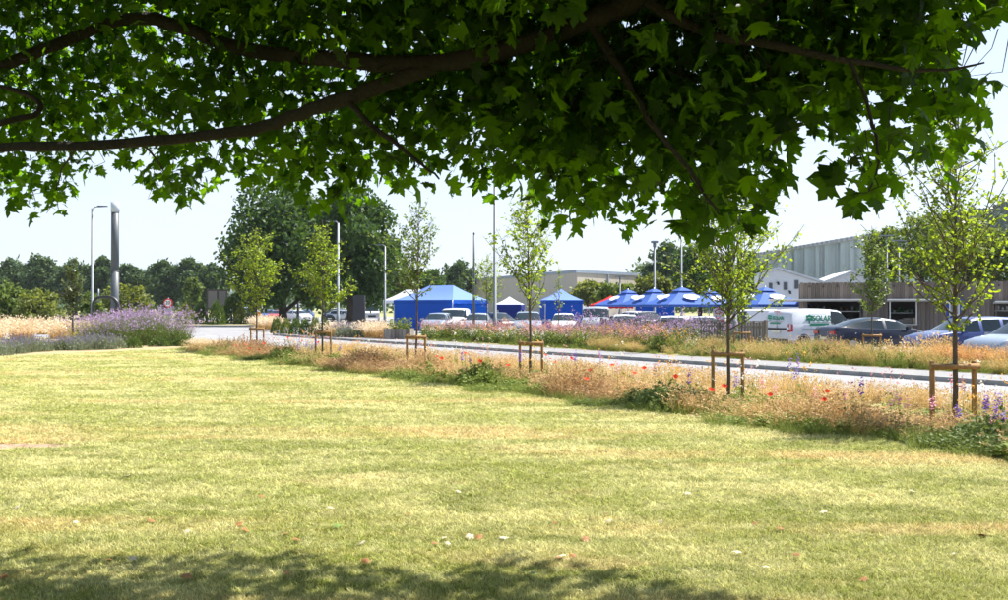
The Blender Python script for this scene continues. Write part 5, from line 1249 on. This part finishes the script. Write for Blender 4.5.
# ------------------------------------------------------------------ vehicles
GLASS = mat('car_glass', (.015, .026, .032), .07, .1, 2, spec=.5); TYRE = mat('tyre', (.02, .02, .021), .8); RIM = mat('alloy', (.45, .46, .48), .3, .05, metallic=.8); TRIM = mat('black_trim', (.02, .02, .022), .45)
TAIL = mat('tail_lamp', (.42, .01, .015), .2, .1, 3, coat=.5); HEAD = mat('head_lamp', (.6, .63, .66), .1, .05, 3, coat=.6); PLATE = mat('number_plate', (.75, .72, .55), .5)
def paint(name, c, metal=.25): return mat('paint_' + name, c, .32, .04, 1, coat=.7, metallic=metal)
PROF = {  # stations: (x, roof z, belt z, half-width factor, upper width factor); kinds of the strips between
 'sedan': dict(L=4.7, Wd=1.85, st=[(0, .62, .60, .86, .9), (.04, .98, .94, .90, .86), (.18, 1.08, 1.0, .95, .80), (.55, 1.13, 1.0, .98, .72), (1.15, 1.33, .98, 1, .68), (1.75, 1.43, .96, 1, .67), (2.3, 1.45, .94, 1, .67), (2.42, 1.45, .94, 1, .67), (2.95, 1.38, .92, 1, .68), (3.15, 1.31, .915, 1, .69), (3.75, .99, .90, .99, .80), (4.2, .86, .82, .96, .82), (4.55, .74, .72, .90, .84), (4.7, .55, .54, .80, .84)],
    roof=['b', 'b', 'b', 'r', 'r', 'r', 'b', 'b', 'w', 'w', 'b', 'b', 'b'], side=[0, 0, 0, 1, 1, 1, 0, 1, 1, 1, 0, 0, 0]),
 'suv': dict(L=4.6, Wd=1.88, st=[(0, .70, .68, .88, .9), (.05, 1.02, 1.0, .92, .86), (.12, 1.12, 1.05, .95, .80), (.45, 1.55, 1.04, .98, .74), (.75, 1.62, 1.03, 1, .73), (1.5, 1.65, 1.01, 1, .73), (1.62, 1.65, 1.01, 1, .73), (2.35, 1.64, 1.0, 1, .73), (2.47, 1.64, 1.0, 1, .73), (2.75, 1.58, .99, 1, .74), (3.45, 1.10, .98, .99, .82), (4.0, 1.0, .94, .97, .84), (4.45, .86, .84, .92, .85), (4.6, .60, .58, .84, .86)],
    roof=['b', 'b', 'r', 'b', 'b', 'b', 'b', 'b', 'b', 'w', 'b', 'b', 'b'], side=[0, 0, 0, 1, 1, 0, 1, 0, 1, 1, 0, 0, 0]),
 'hatch': dict(L=4.1, Wd=1.76, st=[(0, .62, .60, .88, .9), (.05, .95, .92, .92, .86), (.15, 1.05, .98, .95, .78), (.5, 1.40, .97, .98, .72), (.9, 1.46, .96, 1, .71), (1.5, 1.48, .94, 1, .71), (1.6, 1.48, .94, 1, .71), (2.2, 1.46, .93, 1, .71), (2.3, 1.45, .93, 1, .71), (2.5, 1.40, .92, 1, .72), (3.2, .99, .91, .99, .82), (3.6, .90, .86, .96, .84), (3.98, .76, .74, .90, .85), (4.1, .55, .54, .82, .86)],
    roof=['b', 'b', 'r', 'b', 'b', 'b', 'b', 'b', 'b', 'w', 'b', 'b', 'b'], side=[0, 0, 0, 1, 1, 0, 1, 0, 1, 1, 0, 0, 0]),
 'van': dict(L=4.35, Wd=1.86, st=[(0, .75, .70, .93, .95), (.03, 1.15, 1.10, .965, .95), (.10, 1.62, 1.12, .985, .92), (.22, 1.78, 1.13, 1, .90), (.8, 1.83, 1.13, 1, .90), (1.6, 1.84, 1.12, 1, .90), (2.2, 1.83, 1.11, 1, .90), (2.3, 1.83, 1.11, 1, .90), (2.75, 1.79, 1.10, 1, .90), (2.95, 1.72, 1.09, 1, .90), (3.55, 1.18, 1.06, .99, .90), (3.95, 1.06, 1.0, .97, .88), (4.25, .90, .86, .92, .88), (4.35, .62, .6, .85, .88)],
    roof=['b', 'b', 'b', 'b', 'b', 'b', 'b', 'b', 'b', 'w', 'b', 'b', 'b'], side=[0, 0, 0, 0, 0, 0, 0, 1, 1, 1, 0, 0, 0]),
}
def car_meshes(kind, pm):
    D = PROF[kind]; st = D['st']; w = D['Wd'] / 2; grid = []
    for x, zr, zb, wf, uf in st:
        W_ = w * wf; zb0 = .22; up = w * uf
        flat = zr - zb < .16
        wr = W_ * uf if not flat else W_ * .93
        row = [(0, zb0), (W_ * .86, zb0), (W_ * .975, zb0 + .1), (W_ * 1.0, zb0 + (zb - zb0) * .45), (W_ * .995, zb0 + (zb - zb0) * .8), (W_ * .965, zb)]
        if flat: row += [(W_ * .93, zb + (zr - zb) * .5), (W_ * .85, zb + (zr - zb) * .8), (W_ * .6, zr - .008), (0, zr)]
        else: row += [(W_ * .955 + (wr - W_ * .955) * .08, zb + (zr - zb) * .08), (wr + (W_ * .955 - wr) * .10, zr - .10), (wr * .90, zr - .03), (0, zr)]
        grid.append([(x, a, b) for a, b in row])
    nr = len(grid[0]); parts = {'body': MB(), 'side_window': [MB(), MB()], 'windscreen': MB(), 'rear_window': MB()}
    for i in range(len(st) - 1):
        for j in range(nr - 1):
            for s in (1, -1):
                q = [grid[i][j], grid[i + 1][j], grid[i + 1][j + 1], grid[i][j + 1]]; q = [(a, b * s, c) for a, b, c in q]
                if s > 0: q = q[::-1]
                tgt = parts['body']
                if D['side'][i] and j == 6: tgt = parts['side_window'][0 if s > 0 else 1]
                elif D['roof'][i] in 'wr' and j in (7, 8): tgt = parts['windscreen'] if D['roof'][i] == 'w' else parts['rear_window']
                tgt.add(q, [(0, 1, 2, 3)], 0, True)
    for i, rev in ((0, False), (len(st) - 1, True)):
        L_ = [(a, b, c) for a, b, c in grid[i]] + [(a, -b, c) for a, b, c in grid[i][::-1]]
        parts['body'].add(L_, [tuple(range(len(L_))) if rev else tuple(range(len(L_)))[::-1]], 0)
    return D, grid, parts
def weld(me, d=.0005):
    import bmesh
    bm = bmesh.new(); bm.from_mesh(me); bmesh.ops.remove_doubles(bm, verts=bm.verts, dist=d); bmesh.ops.recalc_face_normals(bm, faces=bm.faces) ; bm.to_mesh(me); bm.free(); return me
def car(kind, pm, loc, heading, label, cat='car', scale=(1, 1, 1), group=None):
    """x forward from the rear bumper"""
    D, grid, pt = car_meshes(kind, pm); L, w = D['L'], D['Wd'] / 2
    root = empty({'van': 'van', 'suv': 'parked_car', 'sedan': 'parked_car', 'hatch': 'parked_car'}[kind], loc, heading); C0 = Vector((-L / 2, 0, 0))
    def lk_(name, mb, m, par=root, wl_=False):
        me = mb.mesh(name, m)
        if wl_: weld(me)
        return link(name, me, par, C0 if par is root else (0, 0, 0))
    body = lk_('body', pt['body'], pm, root, True)
    for k, nm in ((0, 'side_window'), (1, 'side_window')):
        if pt['side_window'][k].f: lk_(nm, pt['side_window'][k], GLASS, root, True)
    for nm in ('windscreen', 'rear_window'):
        if pt[nm].f: lk_(nm, pt[nm], GLASS, root, True)
    r = .335 if kind in ('suv',) else .32
    for x in (.82 if kind != 'van' else .75, L - .88):
        for s in (1, -1):
            mb = MB(); mb.tube([(x, s * (w - .2), r), (x, s * (w - .19), r), (x, s * (w + .0), r), (x, s * (w + .012), r)], [r * .9, r, r, r * .9], 20); ty = lk_('wheel', mb, TYRE)
            mb = MB(); mb.tube([(x, s * (w + .0), r), (x, s * (w + .018), r)], [r * .66, r * .60], 14); lk_('rim', mb, RIM, ty)
            mb = MB(); n = 12; vs_ = []
            for k in range(n + 1):
                a = math.pi * k / n; vs_ += [(x + math.cos(a) * r * 1.08, s * (w + .003), r + math.sin(a) * r * 1.08), (x + math.cos(a) * r * 1.22, s * (w - .001), r + math.sin(a) * r * 1.22)]
            mb.add(vs_, [(2 * k, 2 * k + 1, 2 * k + 3, 2 * k + 2) for k in range(n)]); lk_('wheel_arch', mb, TRIM)
    zt = grid[1][5][2]
    for s in (1, -1):
        if kind == 'van':
            mb = MB(); mb.add([(-.01, s * w * .80, .80), (-.01, s * w * .945, .80), (.14, s * (w + .012), .82), (.14, s * (w + .012), 1.14), (-.0, s * w * .95, 1.16), (-.0, s * w * .82, 1.16)], [tuple(range(6)) if s < 0 else tuple(range(6))[::-1]]); tl = lk_('tail_light', mb, TAIL)
            mb = MB(); mb.box((-.012, s * w * .86, .97), (.012, .10, .10)); lk_('lamp_lens', mb, SWH, tl)
        else:
            mb = MB(); mb.box((.07, s * w * .70, zt - .12), (.16, w * .40, .13)); lk_('tail_light', mb, TAIL)
        mb = MB(); x1 = L - .14; zz = grid[-2][5][2] - .06
        mb.add([(x1 + .06, s * w * .45, zz - .06), (x1 + .05, s * w * .45, zz + .05), (x1 - .28, s * w * .90, zz + .09), (x1 - .05, s * w * .90, zz - .07)], [(0, 1, 2, 3) if s > 0 else (3, 2, 1, 0)]); lk_('headlight', mb, HEAD)
        xm = L * .70 if kind != 'van' else L * .72; zm = grid[9][5][2] + .08
        mb = MB(); mb.box((xm, s * (w + .10), zm), (.12, .19, .15)); mb.box((xm + .02, s * (w + .0), zm - .06), (.06, .08, .05)); lk_('mirror', mb, TRIM if kind == 'van' else pm)
        for xd in ([1.55, 2.5] if kind != 'van' else [2.55]):
            mb = MB(); mb.box((xd, s * (w * .995), zt - .16 if kind != 'van' else .98), (.2, .03, .03)); lk_('door_handle', mb, TRIM if kind == 'van' else pm)
    mb = MB(); mb.box((L - .03, 0, .46), (.14, w * 1.0, .18)); lk_('grille', mb, TRIM)
    mb = MB(); mb.box((L + .045, 0, .40), (.012, .52, .11)); lk_('number_plate', mb, SWH)
    mb = MB(); mb.box((-.02 if kind != 'van' else -.03, 0, .58 if kind != 'van' else .80), (.03, .52, .11)); lk_('number_plate', mb, PLATE)
    mb = MB(); mb.box((.03, 0, .38), (.12, w * 1.72, .2)); lk_('rear_bumper', mb, TRIM if kind == 'van' else pm)
    root.scale = scale; tag(root, label, cat, group); return root, C0
AN = math.atan2(N.y, N.x)
WHP = paint('white', (.74, .75, .76), 0); SLV = paint('silver', (.42, .45, .48), .5); BLUP = paint('blue', (.045, .07, .22), .4); NAVY = mat('paint_navy', (.008, .012, .032), .3, .05, 1, coat=.25); SBL = paint('silver_blue', (.34, .40, .48), .5); REDP = paint('red', (.45, .02, .03), .1); BLK2 = paint('black', (.015, .016, .02), .2); GRYP = paint('grey', (.16, .17, .19), .4); BLU2 = paint('mid_blue', (.03, .08, .32), .2)
# the lettered van
VH = AN - R(10)
van, V0 = car('van', paint('van_white', (.60, .63, .68), 0), W(815, 45.6, -.35) , VH, 'white van with green SOLAR lettering parked beyond the meadow', 'van', (1, 1, 1.0))
GRN = mat('van_green', (.01, .25, .14), .5, .03); PLG = mat('van_line', (.45, .42, .35), .5)
wv = PROF['van']['Wd'] / 2
def side(x, z, off=.0): return V0 + Vector((x, -(wv + .004 - max(0, (z - 1.1)) * .125 + off), z))
sr = (R(90 + 5.5), 0, 0)
lt = text('SOLAR', .34, GRN, van, side(1.78, 1.40), sr, bold=.008)
text('SOLAR', .24, GRN, van, V0 + Vector((-.012 + .045, -.05, 1.42)), (R(90 + 5), 0, R(-90)), bold=.005)
def plate(name, c, w_, h_, m, rot):
    o = MB().box((0, 0, 0), (w_, h_, .008)).build(name, m, van, c); o.rotation_euler = rot; return o
plate('green_bar', side(1.62, 1.13, .004), 1.05, .10, GRN, (R(90), 0, 0)); plate('thin_line', side(1.78, 1.235, -.004), 1.0, .025, PLG, sr)
rr_ = (R(90 + 5), 0, R(-90)); plate('green_bar', V0 + Vector((-.002, .12, 1.19)), .68, .07, GRN, rr_); plate('thin_line', V0 + Vector((.012, 0, 1.28)), .8, .02, PLG, rr_)
def house_logo(base, ex, s):
    """small green emblem: panelled leaf shape with a stem"""
    mb = MB()
    for i, (dx, dz) in enumerate([(-.10, .12), (.0, .14), (.10, .12), (-.10, .02), (.0, .03), (.10, .02)]): mb.box(base + ex * dx * s + Vector((0, 0, dz * s)), (abs(ex.x) * .085 * s + .012, abs(ex.y) * .085 * s + .012, .085 * s))
    mb.box(base + Vector((0, 0, -.07 * s)), (abs(ex.x) * .03 * s + .012, abs(ex.y) * .03 * s + .012, .12 * s)); mb.build('emblem', GRN, van)
house_logo(side(1.08, 1.34, -.002), Vector((1, 0, 0)), 1.25); house_logo(V0 + Vector((.015, .50, 1.39)), Vector((0, -1, 0)), .9)
MB().box((.02, 0, 1.70), (.06, .34, .045)).build('brake_light', TAIL, van, V0)
MB().box((-.004, 0, .93), (.035, 1.25, .09)).build('rear_trim', TRIM, van, V0); MB().box((-.0, .0, 1.01), (.02, .09, .11)).build('badge', RIM, van, V0)
MB().box((.012, 0, 1.3), (.012, .012, .95)).build('door_seam', mat('seam', (.2, .21, .23), .6), van, V0)
for x0, x1, z in ((1.05, 2.0, 1.60), (1.05, 2.0, .62)): MB().box(((x0 + x1) / 2, 0, 0), (x1 - x0, .008, .012)).build('side_seam', MATS['seam'], van, V0 + Vector((0, -(wv - (.05 if z > 1.1 else -.002)), z)))
MB().box((1.2, -(wv + .008), .90), (1.1, .02, .035)).build('side_rail', TRIM, van, V0)
car('sedan', NAVY, W(874, 42.6, -.35), AN - R(22), 'dark navy sedan with sloping roof parked right of the lettered van', scale=(1, 1, 1.02))
car('suv', BLUP, W(970, 37.5, -.35), AN + R(180 - 24), 'glossy blue car with its bonnet towards the meadow at the right', scale=(1.02, 1, .95))
car('suv', SBL, W(1033, 34.2, -.35), AN + R(180 - 16), 'silver-blue car only part of its bonnet seen at the right edge', scale=(1, 1, .9))
g = 'cars parked behind the flower bed and fence'; FAC = R(-90) 
car('hatch', SBL, W(438, 73, -.35), R(-100), 'grey-blue hatchback facing the flower bed in front of the large gazebo', group=g)
car('van', WHP, W(455, 76, -.35), R(-97), 'white people carrier between the two grey cars before the large gazebo', 'car', (1, 1, .98), group=g)
car('hatch', SLV, W(478, 70, -.35), R(-95), 'silver hatchback behind the flagpole', group=g)
car('hatch', BLK2, W(498, 78, -.35), R(-60), 'black car behind the flower-bed lamp post', group=g)
car('suv', SBL, W(528, 64, -.35), R(-92), 'silver-blue car facing the pink flower bed under the thin young tree', group=g, scale=(1, 1, .98))
car('hatch', WHP, W(564, 68, -.35), R(-93), 'white hatchback in front of the small square gazebo', group=g)
car('van', SLV, W(596, 66, -.35), R(-96), 'tall silver people carrier left of the red canopy', 'car', (1, 1, 1.05), group=g)
car('hatch', WHP, W(625, 58, -.35), R(-92), 'white hatchback behind the left end of the timber fence', group=g)
car('suv', WHP, W(644, 65, -.35), R(-70), 'white car with dark side windows under the parasols', group=g)
car('hatch', WHP, W(672, 56, -.35), R(-95), 'white car behind the purple verbena at the fence', group=g, scale=(1, 1, .96))
car('hatch', WHP, W(704, 60, -.35), R(-100), 'white car under the largest parasol', group=g, scale=(1, 1, .92))
car('van', WHP, W(751, 52.5, -.35), R(158), 'white van behind the fence right of the thick lamp post', 'van', (.85, .85, .98), group=g)
g = 'cars in the far car park'
for i, (x, Y, kd, pm, lab) in enumerate([(250, 138, 'van', SLV, 'far silver van behind the conical young tree'), (269, 136, 'hatch', BLU2, 'far blue car left of the red one'), (279.5, 132, 'hatch', REDP, 'far bright red car'), (289, 134, 'hatch', SLV, 'far silver car right of the red one'),
        (298, 130, 'sedan', WHP, 'far white car angled in the far car park'), (306, 138, 'hatch', BLU2, 'far blue car behind the white one'), (328, 132, 'hatch', GRYP, 'far grey car left of the right oak trunk'), (336, 128, 'suv', BLK2, 'far black car before the right oak'), (344, 126, 'hatch', SLV, 'far silver car beside the totem')]):
    car(kd, pm, W(x, Y, -.35), R(-90 + [0, 8, -20, 5, 40, 0, 10, -10, 60][i]), lab, 'van' if kd == 'van' else 'car', group=g)
# white camper
cv = empty('camper_van', W(372.0, 132, -.35), R(8)); 
def loftbox(mb, pr, w): # profile in (y,z) extruded over x
    k = len(pr); mb.add([(-w, y, z) for y, z in pr] + [(w, y, z) for y, z in pr], [tuple(range(k)), tuple(range(k, 2 * k))[::-1]] + [(i, k + i, k + (i + 1) % k, (i + 1) % k) for i in range(k)]); return mb
loftbox(MB(), [(-.0, .35), (-.05, .95), (.0, 1.1), (.75, 1.28), (1.35, 2.15), (1.6, 2.55), (5.2, 2.6), (5.3, .35)], .98).build('body', WHP, cv)
MB().add([(-.85, .73, 1.30), (.85, .73, 1.30), (.78, 1.31, 2.13), (-.78, 1.31, 2.13)], [(0, 1, 2, 3)]).build('windscreen', GLASS, cv)
MB().box((0, 2.6, 2.72), (1.0, 1.6, .3)).build('roof_box', WHP, cv)
for s in (-1, 1):
    MB().box((s * .75, -.04, .9), (.35, .06, .2)).build('headlight', HEAD, cv); MB().box((s * 1.1, .9, 1.55), (.16, .12, .32)).build('mirror', TRIM, cv)
    for y in (1.0, 4.3): MB().tube([(s * .8, y, .34), (s * 1.0, y, .34)], .34, 16).build('wheel', TYRE, cv)
MB().box((0, -.06, .62), (1.0, .06, .22)).build('grille', TRIM, cv); tag(cv, 'white high-roofed camper van right of the black totem', 'van')
# person behind the van
def person(loc, rz, H, shirt, legs, skin, hair, label):
    root = empty('person', loc, rz)
    vts = [(0, 0, .53), (0, 0, .60), (0, -.01, .70), (0, 0, .79), (0, .0, .835), (0, -.01, .87), (0, -.012, .93), (0, -.012, .985),   # spine to head
           (.055, 0, .50), (.06, -.01, .28), (.06, .01, .04), (.062, -.07, .015), (-.055, 0, .50), (-.06, -.01, .28), (-.06, .01, .04), (-.062, -.07, .015),
           (.105, 0, .80), (.135, .005, .65), (.13, -.045, .51), (.13, -.06, .455), (-.105, 0, .80), (-.135, .005, .65), (-.125, -.06, .52), (-.12, -.08, .465)]
    rad = [.075, .072, .078, .06, .032, .04, .052, .03, .055, .037, .025, .022, .055, .037, .025, .022, .037, .027, .021, .02, .037, .027, .021, .02]
    ed = [(0, 1), (1, 2), (2, 3), (3, 4), (4, 5), (5, 6), (6, 7), (0, 8), (8, 9), (9, 10), (10, 11), (0, 12), (12, 13), (13, 14), (14, 15), (3, 16), (16, 17), (17, 18), (18, 19), (3, 20), (20, 21), (21, 22), (22, 23)]
    me = bpy.data.meshes.new('body'); me.from_pydata([Vector(v) * H for v in vts], ed, []); ob = bpy.data.objects.new('body', me); COL.objects.link(ob)
    md = ob.modifiers.new('skin', 'SKIN'); sv = me.skin_vertices[0].data
    for i, r in enumerate(rad): sv[i].radius = (r * H, r * H * (.75 if i in (0, 1, 2, 3) else 1.0)); sv[i].use_root = (i == 0)
    s2 = ob.modifiers.new('sub', 'SUBSURF'); s2.levels = 2; s2.render_levels = 2
    dg = bpy.context.evaluated_depsgraph_get(); dg.update(); m2 = bpy.data.meshes.new_from_object(ob.evaluated_get(dg)); bpy.data.objects.remove(ob)
    m2.materials.clear()
    for mm_ in (skin, shirt, legs, hair): m2.materials.append(mm_)
    for p in m2.polygons:
        c = p.center / H; p.use_smooth = True
        p.material_index = 3 if (c.z > .945 or (c.z > .89 and c.y > .012)) else 0 if c.z > .83 else 2 if c.z < .52 and abs(c.x) < .105 else 1 if (c.z > .67 or abs(c.x) < .1) else 0
    link('body', m2, root); tag(root, label, 'person'); return root
person(W(772.5, 50.5, -.35), R(150), 1.80, mat('red_shirt', (.5, .02, .02), .8), mat('dark_trousers', (.03, .03, .05), .8), mat('skin', (.45, .26, .19), .6), mat('brown_hair', (.06, .035, .02), .7), 'person in a red shirt standing behind the lettered van')

# ------------------------------------------------------------------ labels of alike small things: told apart by their place in their row
ORD = ('first second third fourth fifth sixth seventh eighth ninth tenth eleventh twelfth thirteenth fourteenth fifteenth sixteenth seventeenth eighteenth nineteenth twentieth').split()
ORD += ['twenty-' + o for o in ORD[:9]] + ['thirtieth'] + ['thirty-' + o for o in ORD[:9]] + ['fortieth']
for grp in ('verbena plants in the left bed', 'lavender plants along the left bed edge', 'red poppies in the near verge', 'pink larkspurs in the near verge', 'purple larkspurs in the near verge', 'pale fallen leaves on the lawn',
            'reddish fallen leaves on the lawn', 'green fallen leaves on the lawn', 'pale feather grass in the left bed', 'golden sedges in the left bed', 'dry grass tufts at the far verge end', 'lavender before the totem'):
    obs = [o for o in COL.objects if o.get('group') == grp and o.parent is None]
    obs.sort(key=lambda o: o.location.x / o.location.y)
    for i, o in enumerate(obs[:40]): o['label'] = o['label'] + ', ' + ORD[i] + ' from the left'

# ------------------------------------------------------------------ light haze in the air
hz_ = MB().box((0, 1150, 58), (3900, 2720, 121)).build('haze', [])
hz_['kind'] = 'stuff'; hz_['label'] = 'thin pale summer haze in the air'; hz_['category'] = 'haze'
hm = bpy.data.materials.new('haze_air'); n, l = nodes_of(hm); n.remove(n['Principled BSDF'])
pv = n.new('ShaderNodeVolumePrincipled'); pv.inputs['Color'].default_value = (.80, .88, 1, 1); pv.inputs['Density'].default_value = .0001
l.new(pv.outputs[0], n['Material Output'].inputs['Volume']); hz_.data.materials.append(hm)
